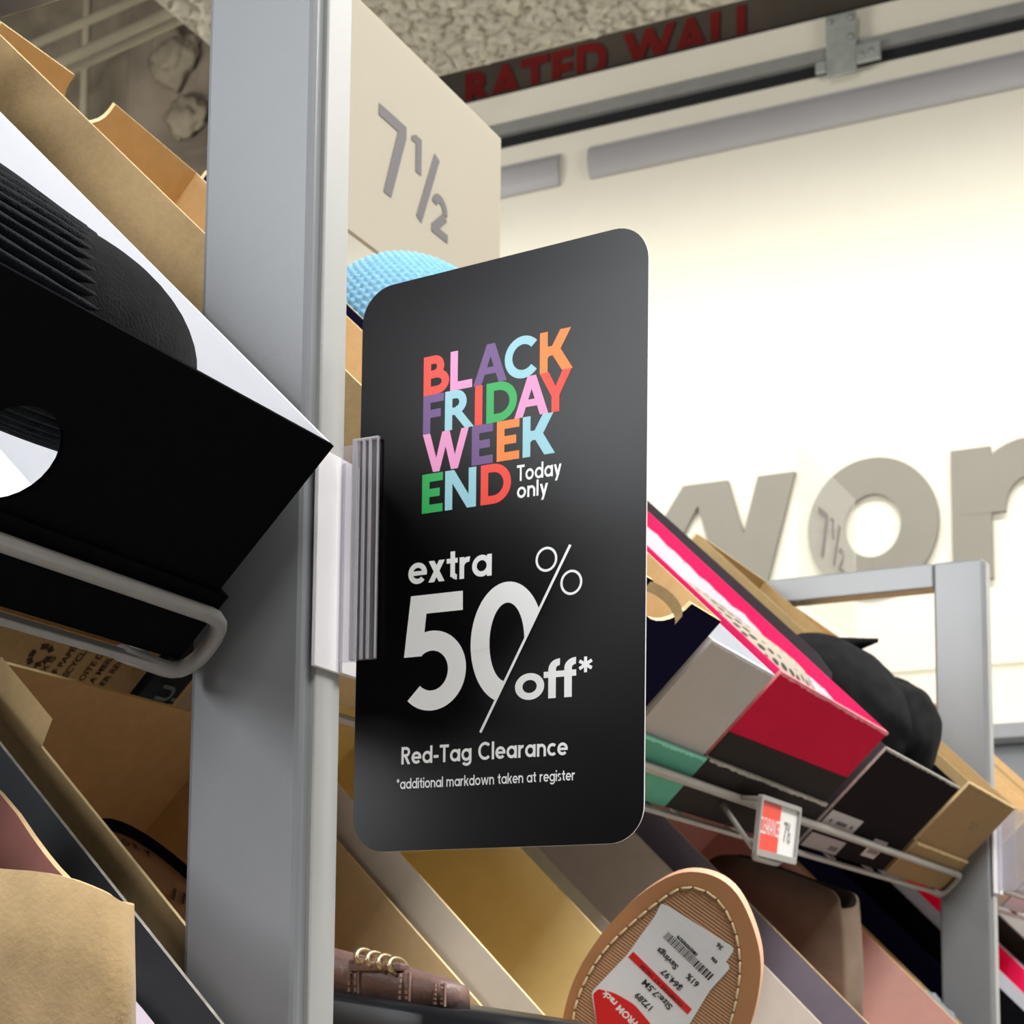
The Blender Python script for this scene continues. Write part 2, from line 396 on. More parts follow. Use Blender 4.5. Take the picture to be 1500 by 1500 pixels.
# raised letters w o m (en)
M_LETTER = mat('grey_letters', (138, 134, 126), .6, .02, 10)
def wall_letter(ch, polys, label):
    t = thing('wall_letter', label, 'letter', frame((WX-.002, 0, EYE+1.351), (0, -1, 0), (0, 0, 1)))
    bm = bmesh.new()
    for n, p in enumerate(polys): add_prism(bm, p, [], lambda x, y, d: Vector((x, y, d)), .018 + .00012*(n % 12))
    link('letter_face', mesh_bm(bm), M_LETTER, t)
XH = .414
wl = lambda x0, kx, polys: [[(x0+x*kx, y*XH) for x, y in p] for p in polys]
W = .29
wp = para(.19, 0, 0, 1, .30) + para(.42, .72, 0, 1, .34)[:0]
k = XH
# w: tops at 2.42-2.30, 2.06-1.907, 1.80-1.68
wpoly = [[(-2.36, 0), (-2.22, 0), (-2.31, k), (-2.44, k)], [(-2.34, 0), (-2.21, 0), (-1.965, k), (-2.06, k)], [(-2.03+.0, k), (-1.905, k), (-1.79, 0), (-1.915, 0)], [(-1.915, 0), (-1.79, 0), (-1.678, k), (-1.803, k)]]
wall_letter('w', wpoly, 'large grey letter w on the bright wall, partly behind the black sale sign')
wall_letter('o', [[(x, y) for x, y in p] for p in arc(-1.43, XH/2, .208, XH/2+.012, .118, 0, 360, 48)], 'large grey letter o on the bright wall behind the small clear panel')
mp = rect(-1.182, 0, -1.061, k) + arc(-.95, .205, .19, .222, .12, 0, 180) + rect(-.88, 0, -.76, .21) + arc(-.69, .205, .19, .222, .12, 0, 180) + rect(-.62, 0, -.5, .21)
wall_letter('m', mp, 'large grey letter m cut off by the right edge of the view')

# pipes and rods below the dark deck, top left
M_PIPE = mat('painted_pipe', (150, 142, 122), .7, .15, 5)
def pipe(name, label, pts, r, m=M_PIPE, cat='pipe', group=None):
    bm = bmesh.new(); add_tube(bm, pts, r, 12); o = link(name, mesh_bm(bm, True), m); tag(o, label, cat, group)
Z = EYE
pipe('ceiling_pipe', 'pale pipe highest and leftmost of the three slanting pipes by the slab', [(3.40, 3.70, Z+2.39), (3.72, 3.397, Z+2.70), (4.02, 3.10, Z+2.99), (4.4, 2.75, Z+3.35)], .013)
pipe('ceiling_pipe', 'pale pipe in the middle of the three slanting pipes by the slab', [(3.35, 3.50, Z+2.28), (3.67, 3.168, Z+2.60), (3.97, 2.86, Z+2.895), (4.4, 2.42, Z+3.32)], .015)
pipe('ceiling_pipe', 'pale pipe lowest and rightmost of the three slanting pipes by the slab', [(3.42, 3.55, Z+2.30), (3.746, 3.209, Z+2.62), (4.046, 2.895, Z+2.915), (4.4, 2.52, Z+3.27)], .012)
pipe('hanger_rod', 'vertical hanger rod in the dark ceiling behind the kraft flap', [(5.0, 4.22, Z+2.9), (5.0, 4.22, Z+4.36)], .016, M_PIPE, 'rod')
bm = bmesh.new(); add_box(bm, (5.0, 3.62, Z+3.05), (5.7, 4.03, Z+3.70), 0, .015); link_d = link('ceiling_duct', mesh_bm(bm), mat('dark_duct', (112, 103, 90), .9, .5, 2.6, .5, 8)); tag(link_d, 'dark square duct hanging in the ceiling left of the slab', 'duct')
tag(link('ceiling_beam', boxmesh((5.5, 3.75, Z+3.33), (5.8, 5.5, Z+3.48), .01), mat('pale_beam', (150, 146, 134), .8, .15, 6)), 'pale level beam low in the dark ceiling left of the grey upright', 'beam')
def clump(name, label, c, r, seed):
    bm = bmesh.new(); bmesh.ops.create_icosphere(bm, subdivisions=4, radius=1)
    for v in bm.verts:
        d = v.co.copy(); k = 1 + .45*mnoise.noise(d*1.6+Vector((seed, 0, 0))) + .2*mnoise.noise(d*4+Vector((0, seed, 0)))
        v.co = Vector((d.x*r[0]*k, d.y*r[1]*k, d.z*r[2]*k))
    o = link(name, mesh_bm(bm, True), M_FOAMD, None, Matrix.Translation(c)); tag(o, label, 'fireproofing')
M_FOAMD = mat('aged_fireproofing', (122, 114, 98), .95, .3, 6, .8, 14)
bm = bmesh.new(); NL = 26; gg = []
for a in range(NL+1):
    for b in range(NL+1):
        y = 4.15 + 1.5*a/NL; z = Z + 3.36 + 1.0*b/NL
        gg.append(bm.verts.new((5.32 + .10*mnoise.noise(Vector((y*2.6, z*2.6, 3))) + .04*mnoise.noise(Vector((y*8, z*8, 9))), y, z)))
for a in range(NL):
    for b in range(NL): bm.faces.new((gg[a*(NL+1)+b], gg[a*(NL+1)+b+1], gg[(a+1)*(NL+1)+b+1], gg[(a+1)*(NL+1)+b])).smooth = True
add_box(bm, (5.45, 4.15, Z+3.36), (5.8, 5.65, Z+4.36))
me_ = bpy.data.meshes.new('lag'); bm.to_mesh(me_); bm.free()
tag(link('lagged_beam', me_, M_FOAMD), 'deep beam with lumpy pale lagging at the top left corner', 'beam')
clump('sprayed_lagging', 'lumpy lagging patch on the dark duct beside the near upright', (4.98, 3.80, Z+3.42), (.05, .10, .10), 4.1)
clump('sprayed_lagging', 'small lagging patch low on the dark duct above the kraft corner', (4.98, 3.74, Z+3.18), (.05, .08, .07), 8.6)

# ================================================================ THE FIXTURE
X1, X2 = .5359, 1.7359
def upright_frame(X, label):
    t = thing('upright_frame', label, 'shelf frame', Matrix.Translation((X, .527, 0)))
    def post(y0, y1):
        bm = bmesh.new()
        add_box(bm, (0, y0-.527, 0), (.0255, y1-.527, EYE+.449), 0, .0022)
        return mesh_bm(bm)
    p = link('front_upright', post(.3457, .3934), M_STEEL, t)
    # thin cover channel down the narrow aisle face, with its seam
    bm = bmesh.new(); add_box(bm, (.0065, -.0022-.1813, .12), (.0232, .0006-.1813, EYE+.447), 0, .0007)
    link('slot_cover', mesh_bm(bm), mat('aisle_lit_cover_grey', (156, 157, 156), .4, .02, 30), p)  # same paint as the upright, lightened to carry the aisle light
    link('rear_upright', post(.6606, .7083), M_STEEL, t)
    bm = bmesh.new(); add_box(bm, (0, .3936-.527, EYE+.4245), (.0255, .6604-.527, EYE+.449), 0, .0015)
    link('top_bar', mesh_bm(bm), M_STEEL, t)
    bm = bmesh.new(); add_box(bm, (-.02, .30-.527, 0), (.045, .75-.527, .03), 0, .004)
    link('foot', mesh_bm(bm), M_STEEL, t)
    return t
upright_frame(X1, 'wide grey steel upright close to the camera, holding the black sale sign')
upright_frame(X2, 'grey steel frame with open top at the far end of the bay')

UP = (.3248, .1983 + EYE); LO = (.3248, -.0517 + EYE); TB = .0955
def pt(X, s, t, base): return Vector((X, base[0] + s*C45 + t*C45, base[1] + s*C45 - t*C45))
def boxM(X, s, t, base): return Matrix.Translation(pt(X, s, t, base)) @ Matrix.Rotation(math.radians(45), 4, 'X')
RR = .0031
def wire_shelf(xa, xb, base, label, loops=()):
    """slanted wire shelf: origin on the shelf plane; local x run, y up the slope, z off the slope"""
    M = boxM(xa, 0, TB + .0034, base)
    t = thing('wire_shelf', label, 'shelf', M)
    L = xb - xa; top = TB + .0034 - .073; yf = -.0066; yb = .33
    bm = bmesh.new()
    add_tube(bm, rounded([(.03, yf+.002, 0), (0, yf, 0), (0, yf, top), (L, yf, top), (L, yf, 0), (L-.035, yf+.003, 0)], .012), RR, 10)
    link('front_rail', mesh_bm(bm, True), M_WIRE, t)
    bm = bmesh.new(); add_box(bm, (.012, yf-.001, -.0010), (L-.012, yf+.0035, .0020), 0, .0006); link('lower_rail', mesh_bm(bm), M_WIRE, t)
    bm = bmesh.new(); add_tube(bm, [(0, yb, 0), (L, yb, 0)], RR, 8); link('rear_rail', mesh_bm(bm, True), M_WIRE, t)
    n = int(L/.11)
    for k in range(n+1):
        x = .02 + (L-.04)*k/n
        bm = bmesh.new(); add_tube(bm, [(x, yf+.0045, .0008), (x, yb, .0008)], .0021, 6); link('shelf_wire', mesh_bm(bm, True), M_WIRE, t)
    for x, w in loops:
        bm = bmesh.new(); add_tube(bm, rounded([(x, yf-.001, top), (x, yf-.001, -.012), (x+w, yf-.001, -.012), (x+w, yf-.001, .0)], .012), .0022, 8)
        link('divider_loop', mesh_bm(bm, True), M_WIRE, t)
    return t
XA0 = -.62
wire_shelf(XA0, .5285, UP, 'grey wire shelf under the black shoebox at the left edge')
wire_shelf(.567, 1.7315, UP, 'grey wire shelf in the middle bay carrying the red clearance ticket', [(.62, .06)])
wire_shelf(1.767, 2.92, UP, 'grey wire shelf in the far bay beyond the open frame')
wire_shelf(XA0, .5285, LO, 'lower wire shelf of the left bay below the suede boot')
wire_shelf(.567, 1.7315, LO, 'lower wire shelf of the middle bay below the shoeboxes')
wire_shelf(1.767, 2.92, LO, 'lower wire shelf of the far bay at the right edge')

# ---------------------------------------------------------------- shoeboxes
BOXES = {}
def shoebox(key, label, x0, x1, t0, outer, inner, edge, base=UP, s=0, L=.33, lid=None, hole=None, notch=None, front=None, back_notch=None, th=.0022, flap=None, side_edge=None):
    """open box on the slope. t0: how far the rim lies below the reference plane (negative = above)."""
    W = x1-x0; h = TB - t0; lt = .0015 if lid else 0
    t = thing('shoebox', label, 'shoebox', boxM(x0, s, TB, base), 'shoeboxes on the upper wire shelves' if base is UP else 'shoeboxes on the lower wire shelves')
    BOXES[key] = t
    fm = front or outer
    fr = lambda d0: (lambda x, y, d: Vector((x, d0 + d, y)))
    out = [(0, lt), (W, lt), (W, h), (0, h)]
    if notch:                                     # U cut-out in the rim of the front panel
        nx, nw, nd = notch
        out = [(0, lt), (W, lt), (W, h)] + [(nx + nw*math.cos(math.radians(a)), h - nd*math.sin(math.radians(a))) for a in range(0, 181, 15)] + [(0, h)]
    holes = [circ(*hole)] if hole else []
    bm = bmesh.new(); add_prism(bm, out, holes, fr(0), th, (0, 1, 2)); link('front_panel', mesh_bm(bm), [fm, inner, edge], t)
    out = [(0, lt), (W, lt), (W, h), (0, h)]
    if back_notch:
        nx, nw, nd, rise = back_notch
        out = [(0, lt), (W, lt), (W, h), (nx+nw, h+rise)] + [(nx + nw*math.cos(math.radians(a)), h - nd*math.sin(math.radians(a))) for a in range(0, 181, 15)] + [(nx-nw, h+rise), (0, h+rise)]
    bm = bmesh.new(); add_prism(bm, out, [], fr(L-th), th, (1, 0, 2)); link('back_panel', mesh_bm(bm), [outer, inner, edge], t)
    fs = lambda d0: (lambda x, y, d: Vector((d0 + d, x, y)))
    so = [(th, lt), (L-th, lt), (L-th, h), (th, h)]
    bm = bmesh.new(); add_prism(bm, so, [], fs(0), th, (0, 1, 2)); link('side_panel', mesh_bm(bm), [outer, inner, side_edge or edge], t)
    bm = bmesh.new(); add_prism(bm, so, [], fs(W-th), th, (1, 0, 2)); link('side_panel', mesh_bm(bm), [outer, inner, side_edge or edge], t)
    bm = bmesh.new(); add_box(bm, (th, th, lt), (W-th, L-th, lt+th)); link('bottom_panel', mesh_bm(bm), inner, t)
    if lid:
        lm, lh, le = lid; g = .0006; q = .0022
        ld = None
        bm = bmesh.new()
        add_prism(bm, [(-g-q, 0), (W+g+q, 0), (W+g+q, lh), (-g-q, lh)], [], fr(-g-q), q, (0, 0, 1))
        for xx in (-g-q, W+g): add_prism(bm, [(-g, 0), (L+g, 0), (L+g, lh), (-g, lh)], [], fs(xx), q, (0, 0, 1))
        add_prism(bm, [(-g, 0), (W+g, 0), (W+g, lh), (-g, lh)], [], fr(L+g), q, (0, 0, 1))
        add_box(bm, (-g, -g, 0), (W+g, L+g, .0013))
        link('lid', mesh_bm(bm), [lm, le], t)['label'] = 'box lid slipped under the box as a tray'
    return t
def on_front(key, name, polys, m, off=.0024, label=None):
    """flat print or a sticker on a box's front panel, box coordinates in metres"""
    bm = bmesh.new()
    for p in polys: add_prism(bm, p, [], lambda x, y, d: Vector((x, -off - d, y)), .0003)
    o = link(name, mesh_bm(bm), m, BOXES[key])
    if label: o['label'] = label
    return o

# upper shelf, left bay
shoebox('black', 'black shoebox with white lining and a finger hole, left of the near upright', .292, .5217, 0, M_BLACKB, M_WHITEB, M_BLACKB, s=0, lid=(M_BLACKB, .03, M_BLACKB), hole=(.107, .047, .0185, .017), side_edge=M_WHITEB)
# upper shelf, middle bay
shoebox('kraft_up', 'kraft shoebox with a thumb notch in its raised back flap, behind the near upright', .585, .7375, -.0135, M_KRAFT, M_KRAFT_IN, M_KRAFT_EDGE, L=.327, back_notch=(.065, .015, .012, .0045))
shoebox('navy', 'navy shoebox with a torn thumb notch and kraft inside, right of the black sign', .745, .8885, -.017, M_NAVYB, M_KRAFT_IN, M_KRAFT_EDGE, notch=(.073, .026, .017))
shoebox('grey', 'pale grey shoebox standing in a mint green lid', .8975, 1.0035, -.006, M_GREYB, M_WHITEB, M_WHITEB, lid=(M_MINT, .0385, M_MINT_EDGE))
shoebox('crimson', 'crimson shoebox with hot pink inside and a dark lower band', 1.0085, 1.253, -.010, M_PINK, M_PINK, M_PINKEDGE, front=M_CRIM, lid=(M_DARKB, .0395, M_WORN), side_edge=M_PINK)
on_front('crimson', 'lower_band', [[(0, .0395), (.2445, .0395), (.2445, .0625), (.0, .0585)]], M_DARKB, .0002, 'charcoal band across the crimson end')
shoebox('boots', 'black shoebox with worn rim full of black fabric boots', 1.278, 1.519, 0, M_DARKLINE, M_BLACKB, M_WORN, front=mat('soft_black_board', (40, 35, 37), .6, .06, 120, spec=0), side_edge=M_DARKLINE)
shoebox('tan', 'tan shoebox at the right end of the upper shelf by the open frame', 1.531, 1.7305, -.008, M_TAN, M_TAN, M_KRAFT_EDGE, s=0, L=.345, front=M_TANEND, lid=(M_TANEND, .037, M_KRAFT_EDGE))
on_front('tan', 'faint_print', [[(.11, .071), (.14, .071), (.14, .0735), (.11, .0735)], [(.115, .066), (.145, .066), (.145, .068), (.115, .068)]], mat('tan_ink', (134, 108, 76), .8), .0001)
on_front('boots', 'size_label', [[(.004, .018), (.088, .018), (.088, .036), (.004, .036)]], M_LABEL, .0001, 'grey size label on the lower left')
on_front('boots', 'size_label', [[(.150, .008), (.190, .008), (.190, .026), (.150, .026)]], M_LABEL, .0001, 'small grey label on the lower right')
on_front('boots', 'size_label', [[(.004, .001), (.094, .001), (.094, .014), (.004, .014)]], mat('dull_label', (150, 140, 142), .5, .05, 60), .0001, 'dull grey label along the bottom edge')
inkp = [[(.016+.009*k, .026), (.020+.009*k, .026), (.020+.009*k, .029), (.016+.009*k, .029)] for k in (0, 2, 2.6, 3.2, 3.8, 4.4, 6.2)] + [[(.158+.006*k, .012), (.161+.006*k, .012), (.161+.006*k, .022), (.158+.006*k, .022)] for k in range(5)] + [[(.066, .004), (.086, .004), (.086, .008), (.066, .008)]]
on_front('boots', 'label_print', inkp, mat('soft_ink', (96, 90, 92), .7), .0005)

bm = bmesh.new(); add_prism(bm, [(.06, .0955), (.325, .0955), (.325, .1095), (.09, .1115), (.07, .108)], [], lambda x, y, d: Vector((-.0002+d, x, y)), .0018)
link('side_flap', mesh_bm(bm), M_DARKLINE, BOXES['boots'])
bm = bmesh.new(); rr_ = []
for k in range(9):
    u = k/8; rr_.append([Vector((.044+.040*u, -.0004-.010*math.sin(u*2.4)*u, .1125-.001-.006*u+.004*math.sin(u*3)+q)) for q in (0, -.0035, -.0055)])
add_loft(bm, rr_, closed=False); me_ = mesh_bm(bm, True); link('torn_strip', me_, M_KRAFT_EDGE, BOXES['navy'])['label'] = 'torn kraft strip curling over the notch'
def worn(key, z, W, m, h=.0026, off=.0002, name='worn_edge'):
    n = 40; random.seed(len(key)*7)
    low = [(W*k/n, z-h*random.uniform(.55, 1.0)) for k in range(n+1)]
    on_front(key, name, [low + [(W, z), (0, z)]], m, off)
worn('crimson', .0395, .2445, M_WORN, .0030, .0030)
worn('crimson', .1055, .2445, M_PINKEDGE, .0030, .0004)
worn('grey', .0385, .106, M_MINT_EDGE, .0028, .0030)
worn('grey', .1015, .106, M_WHITEB, .0022, .0004)
worn('boots', .0955, .241, M_WORN, .0022, .0004)
worn('tan', .037, .1995, M_KRAFT_EDGE, .0022, .0030)
worn('tan', .1035, .1995, M_KRAFT_EDGE, .0018, .0004)
# upper shelf, far bay
shoebox('far_rose', 'kraft shoebox with rose tissue at the right edge of the view', 1.80, 2.02, -.006, M_KRAFT, M_KRAFT_IN, M_KRAFT_EDGE, s=0, front=M_CREAM)
shoebox('far_white', 'white shoebox beyond the kraft one in the far bay', 2.03, 2.25, -.004, M_WHITEB, M_KRAFT_IN, M_WHITEB)
shoebox('far_tan', 'tan shoebox deepest in the far bay', 2.27, 2.50, -.006, M_TAN, M_KRAFT_IN, M_KRAFT_EDGE)
# lower shelf, left bay
shoebox('slate', 'slate lined shoebox holding the tan suede boot at the lower left', .285, .5315, -.003, M_DARKLINE, M_SLATE, M_WORN, base=LO)
# lower shelf, middle bay
shoebox('kraft_low', 'deep kraft shoebox holding the brown loafer', .5625, .757, 0, M_KRAFT, M_KRAFT_IN, M_KRAFT_EDGE, base=LO, L=.287)
shoebox('cream_gold', 'cream ribbed shoebox with gold lining under the black sign', .768, .946, -.0155, M_CREAM, M_GOLD, M_KRAFT_EDGE, base=LO)
shoebox('cream_grey', 'cream shoebox with greige lining behind the strap sandal sole', 1.006, 1.25, -.007, M_CREAM, M_GREIGE, M_CREAM, base=LO)
shoebox('mauve', 'mauve shoebox with gilt rim under the taupe boot', 1.285, 1.583, -.024, M_MAUVE, M_ROSE, M_GILT, base=LO)
shoebox('rose', 'rose pink shoebox next to the open end frame', 1.592, 1.722, -.006, M_ROSE, M_KRAFT_IN, mat('dark_rim', (70, 55, 55), .7), base=LO)
# lower shelf, far bay
shoebox('far_navy', 'dark navy shoebox low in the far bay behind the frame', 1.79, 2.0, -.02, M_NAVYB, M_BLACKB, M_NAVYB, base=LO)
shoebox('far_pink', 'white shoebox with hot pink rim low in the far bay', 2.03, 2.21, -.03, M_WHITEB, M_PINK, M_PINK, base=LO)
shoebox('far_dark', 'dark brown lined shoebox low at the right edge', 2.23, 2.48, -.03, M_WHITEB, mat('dark_brown_lining', (62, 46, 34), .8), M_PINK, base=LO)
shoebox('far_white_low', 'white shoebox deepest on the low far shelf', 2.50, 2.75, -.03, M_WHITEB, M_GREYB, M_WHITEB, base=LO)

# boxes of the other side of the gondola: their undersides show below the upper shelf
def rear_box(label, x0, x1, m, K=.80, s0=0, L=.20, h=.088):
    # bottom plane Y+Z=K, leaning the other way
    M = frame((x0, .700, K-.700+EYE), (1, 0, 0), (0, -C45, C45))
    t = thing('shoebox', label, 'shoebox', M, 'shoeboxes on the rear side of the rack')
    W = x1-x0; th = .002
    # local: x run, y up the slope, z = x cross y  (points down-left, away from box) -> box grows along -z
    bm = bmesh.new(); add_box(bm, (0, 0, -th), (W, L, 0)); link('bottom_panel', mesh_bm(bm), m, t)
    for q in (0, W-th):
        bm = bmesh.new(); add_box(bm, (q, th, -h), (q+th, L-th, -th)); link('side_panel', mesh_bm(bm), m, t)
    for q in (0, L-th):
        bm = bmesh.new(); add_box(bm, (0, q, -h), (W, q+th, -th)); link('end_panel', mesh_bm(bm), m, t)
    return t
rb = rear_box('kraft shoebox with recycling text on its underside, on the rear side of the rack', .60, .792, M_KRAFT)
rn = rear_box('dark blue shoebox with pale blue lettering underneath, behind the near upright', .80, .925, mat('ink_blue_board', (34, 42, 60), .6, .08, 100))
rk = rear_box('kraft shoebox with dense brown print underneath, seen in the slit beside the sign', .935, 1.10, M_KRAFT)
# loose kraft flap with clipped corners glued over the underside, printed
bm = bmesh.new(); add_prism(bm, [(.045, .085), (.168, .085), (.1835, .105), (.1835, .12), (.17, .138), (.045, .138)], [], lambda x, y, d: Vector((x, y, .0003+d)), .0009)
fl = link('bottom_flap', mesh_bm(bm), M_KRAFT, rb)
lines = ['THIS BOX IS', 'MADE OF PAPER', 'REUSE RECYCLE', 'CETTE BOITE DE', 'PAPIER LA MEILL', 'REUTILISER RECY']
bm0 = []
for k, tx in enumerate(lines):
    me = text_mesh(tx, .0062, 0, .0001)
    o = link('printed_line', me, M_BROWNINK, rb, frame((.121+.0085*k + (.004 if k > 2 else 0), .088, .0016), (0, 1, 0), (-1, 0, 0)))
bm = bmesh.new()
for a in range(3):                                   # recycling mark: three bent arrows
    ca = math.radians(90+120*a)
    for (d0, d1) in ((-52, -14), (-6, 38)):
        pts = [((.0062*math.cos(ca+math.radians(d))), (.0062*math.sin(ca+math.radians(d)))) for d in (d0, (d0+d1)/2, d1)]
        for p, q in zip(pts, pts[1:]):
            for poly in bar(p[0], p[1], q[0], q[1], .0034):
                bm.faces.new([bm.verts.new((.110+x, .1195+y, .0016)) for x, y in poly])
link('recycling_mark', mesh_bm(bm), M_BROWNINK, rb)
for k, tx in enumerate(['CU', 'NI']):
    link('printed_line', text_mesh(tx, .017, 0, .0004), mat('pale_blue_ink', (150, 178, 190), .7), rn, frame((.024+.014*k, .099, .0006), (0, 1, 0), (-1, 0, 0)))
bm = bmesh.new(); bm.faces.new([bm.verts.new((x, y, .0006)) for x, y in circ(.048, .101, .006, .0035, 20)])
link('printed_logo', mesh_bm(bm), MATS['pale_blue_ink'], rn)
for k in range(6):
    link('printed_line', text_mesh('RECYCLED BOARD 80 PERCENT', .006, 0, .0001), M_BROWNINK, rk, frame((.004, .120+.0075*k, .0006), (1, 0, 0), (0, 1, 0)))

# ================================================================ THE SALE SIGN AND ITS HOLDER
TL, TR, BR, BL = [Vector(v) + Vector((0, 0, EYE)) for v in ((.552, .3323, .2667), (.5440, .2164, .2683), (.5650, .2269, .0606), (.552, .3327, .0596))]
SW, SH = 111.34, 207.05
NS = (TR-TL).cross(BL-TL).normalized()
if NS.x > 0: NS = -NS
def S(u, v, d=0):                                  # sign millimetres -> metres (the card is very slightly twisted)
    a, b = u/SW, v/SH
    return BL*(1-a)*(1-b) + BR*a*(1-b) + TL*(1-a)*b + TR*a*b + NS*d
sign = thing('sale_sign', 'black sale card with coloured headline clipped to the near upright', 'sign', Matrix.Translation(BL))
inv = Matrix.Translation(-BL)
bm = bmesh.new()
out = rrect(0, 0, SW, SH, 12.5, 10)
# grid-fill so that the slight twist is followed
def sign_plate(bm):
    va, vb = [], []
    ys = sorted({round(p[1], 4) for p in out} | {SH*k/12 for k in range(1, 12)})
    def xr(y):
        r = 12.5
        if y < r: q = r - math.sqrt(max(0, r*r-(r-y)**2))
        elif y > SH-r: q = r - math.sqrt(max(0, r*r-(y-SH+r)**2))
        else: q = 0
        return q, SW-q
    rows = []
    for y in ys:
        a, b = xr(y); row = []
        for k in range(9): row.append(a+(b-a)*k/8)
        rows.append((y, row))
    F = [[bm.verts.new(inv @ S(x, y, .0)) for x in row] for y, row in rows]
    B = [[bm.verts.new(inv @ S(x, y, -.0007)) for x in row] for y, row in rows]
    for i in range(len(rows)-1):
        for k in range(8):
            bm.faces.new((F[i][k], F[i][k+1], F[i+1][k+1], F[i+1][k])).material_index = 0
            bm.faces.new((B[i+1][k], B[i+1][k+1], B[i][k+1], B[i][k])).material_index = 0
    # rim with vertices of its own, so that the faces stay flat
    loop = [(rows[i][0], rows[i][1][0]) for i in range(len(rows))] + [(rows[-1][0], x) for x in rows[-1][1][1:]] + [(rows[i][0], rows[i][1][8]) for i in range(len(rows)-2, -1, -1)] + [(rows[0][0], x) for x in rows[0][1][7:0:-1]]
    fa = [bm.verts.new(inv @ S(x, y, 0)) for y, x in loop]; fb = [bm.verts.new(inv @ S(x, y, -.0007)) for y, x in loop]
    for k in range(len(loop)):
        q = (k+1) % len(loop)
        bm.faces.new((fa[k], fa[q], fb[q], fb[k])).material_index = 1
sign_plate(bm)
link('card', mesh_bm(bm, True), [M_SIGN, M_SIGNEDGE], sign)
INK = [mat('ink_red', (238, 58, 34), .5, .01), mat('ink_pink', (232, 150, 200), .5, .01), mat('ink_purple', (104, 68, 130), .5, .01), mat('ink_blue', (150, 204, 218), .5, .01), mat('ink_orange', (242, 128, 40), .5, .01), mat('ink_green', (14, 168, 78), .5, .01)]
RED, PNK, PUR, BLU, ORG, GRN = range(6)
H, T = 14.15, 2.95
def LB(b, x): return rect(x, b, x+T, b+H) + rect(x+T, b+H-T, x+4.4, b+H) + rect(x+T, b+5.9, x+5, b+5.9+T) + rect(x+T, b, x+5.6, b+T) + arc(x+4.4, b+H-4.1, 3.9, 4.1, T, -80, 90) + arc(x+5.4, b+4.4, 4.9, 4.4, T, -90, 90)
def LL(b, x, w): return rect(x, b, x+T, b+H) + rect(x+T, b, x+w, b+T)
def LA(b, x0, x1, ap): return para(x0, ap-1.6, b, b+H, T+.25) + para(x1-T-.25, ap-1.6, b, b+H, T+.25) + rect(x0+3.4, b+3.4, x1-3.4, b+3.4+2.5)
def LC(b, cx, r): return arc(cx, b+H/2, r, r+.35, T, 42, 318)
def LK(b, x, w): return rect(x, b, x+T, b+H) + [[(x+T-.1, b+4.9), (x+T+2.6, b+7.2), (x+T-.1, b+9.2)]] + para(x+T-.3, x+w-T-1.6, b+5.6, b+H, T+1.1) + para(x+w-T-.9, x+T-.1, b, b+8.9, T+1.1) + [[(x+w-T-.9, b), (x+w+.1, b), (x+w+.1, b+.1)]]
def LF(b, x, w): return rect(x, b, x+T, b+H) + rect(x+T, b+H-T, x+w, b+H) + rect(x+T, b+5.7, x+w-1.2, b+5.7+T)
def LE(b, x, w): return LF(b, x, w) + rect(x+T, b, x+w, b+T)
def LR(b, x): return rect(x, b, x+T, b+H) + rect(x+T, b+H-T, x+4.4, b+H) + rect(x+T, b+5.3, x+4.6, b+5.3+T-.3) + arc(x+4.3, b+H-4.42, 4.3, 4.42, T, -90, 90) + para(x+8.0, x+2.8, b, b+6.6, T+.6)
def LI(b, x): return rect(x, b, x+T, b+H)
def LD(b, x, w): return rect(x, b, x+T, b+H) + rect(x+T, b+H-T, x+w-6.6, b+H) + rect(x+T, b, x+w-6.6, b+T) + arc(x+w-7.07, b+H/2, 7.07, 7.07, T, -90, 90)
def LY(b, x, w): return rect(x+w/2-T/2, b, x+w/2+T/2, b+6.6) + [[(x, b+H), (x+T+.5, b+H), (x+w/2+T/2+.1, b+5.6), (x+w/2-T/2, b+5.6)], [(x+w-T-.5, b+H), (x+w, b+H), (x+w/2+T/2, b+5.6), (x+w/2-T/2-.1, b+5.6)]]
def LW(b, x, w): return [[(x, b+H), (x+T, b+H), (x+6.9, b), (x+4.3, b)], [(x+w-T, b+H), (x+w, b+H), (x+w-4.2, b), (x+w-6.9, b)], [(x+w/2-T/2+.1, b+H), (x+w/2+T/2+.1, b+H), (x+6.9, b), (x+4.3, b)], [(x+w/2-T/2+.1, b+H), (x+w/2+T/2+.1, b+H), (x+w-4.2, b), (x+w-6.9, b)]]
def LN(b, x, w): return rect(x, b, x+T, b+H) + rect(x+w-T, b, x+w, b+H) + para(x+w-T-.6, x, b, b+H, T+.6)
R1, R2, R3, R4 = 162.85, 148.7, 134.55, 119.95
head = [(RED, LB(R1, 25.9)), (PNK, LL(R1, 36.7, 8.7)), (PUR, LA(R1, 45.9, 59.0, 52.7)), (BLU, LC(R1, 65.2, 7.1)), (ORG, LK(R1, 71.6, 12.2)),
        (PUR, LF(R2, 25.9, 8.3)), (BLU, LR(R2, 34.7)), (RED, LI(R2, 46.6)), (GRN, LD(R2, 51.1, 11.9)), (PNK, LA(R2, 62.0, 75.0, 68.6)), (RED, LY(R2, 71.6, 12.1)),
        (PNK, LW(R3, 25.9, 18.4)), (PUR, LE(R3, 45.5, 8.3)), (ORG, LE(R3, 55.3, 8.7)), (BLU, LK(R3, 65.3, 12.1)),
        (GRN, LE(R4, 25.9, 8.3)), (BLU, LN(R4, 35.1, 12.3)), (RED, LD(R4, 49.2, 11.8))]
fr_sign = lambda x, y, li: inv @ S(x, y, .00010 + li*.0000022)
link('headline', print_mesh(head, fr_sign), INK, sign)['label'] = 'coloured headline BLACK FRIDAY WEEKEND'
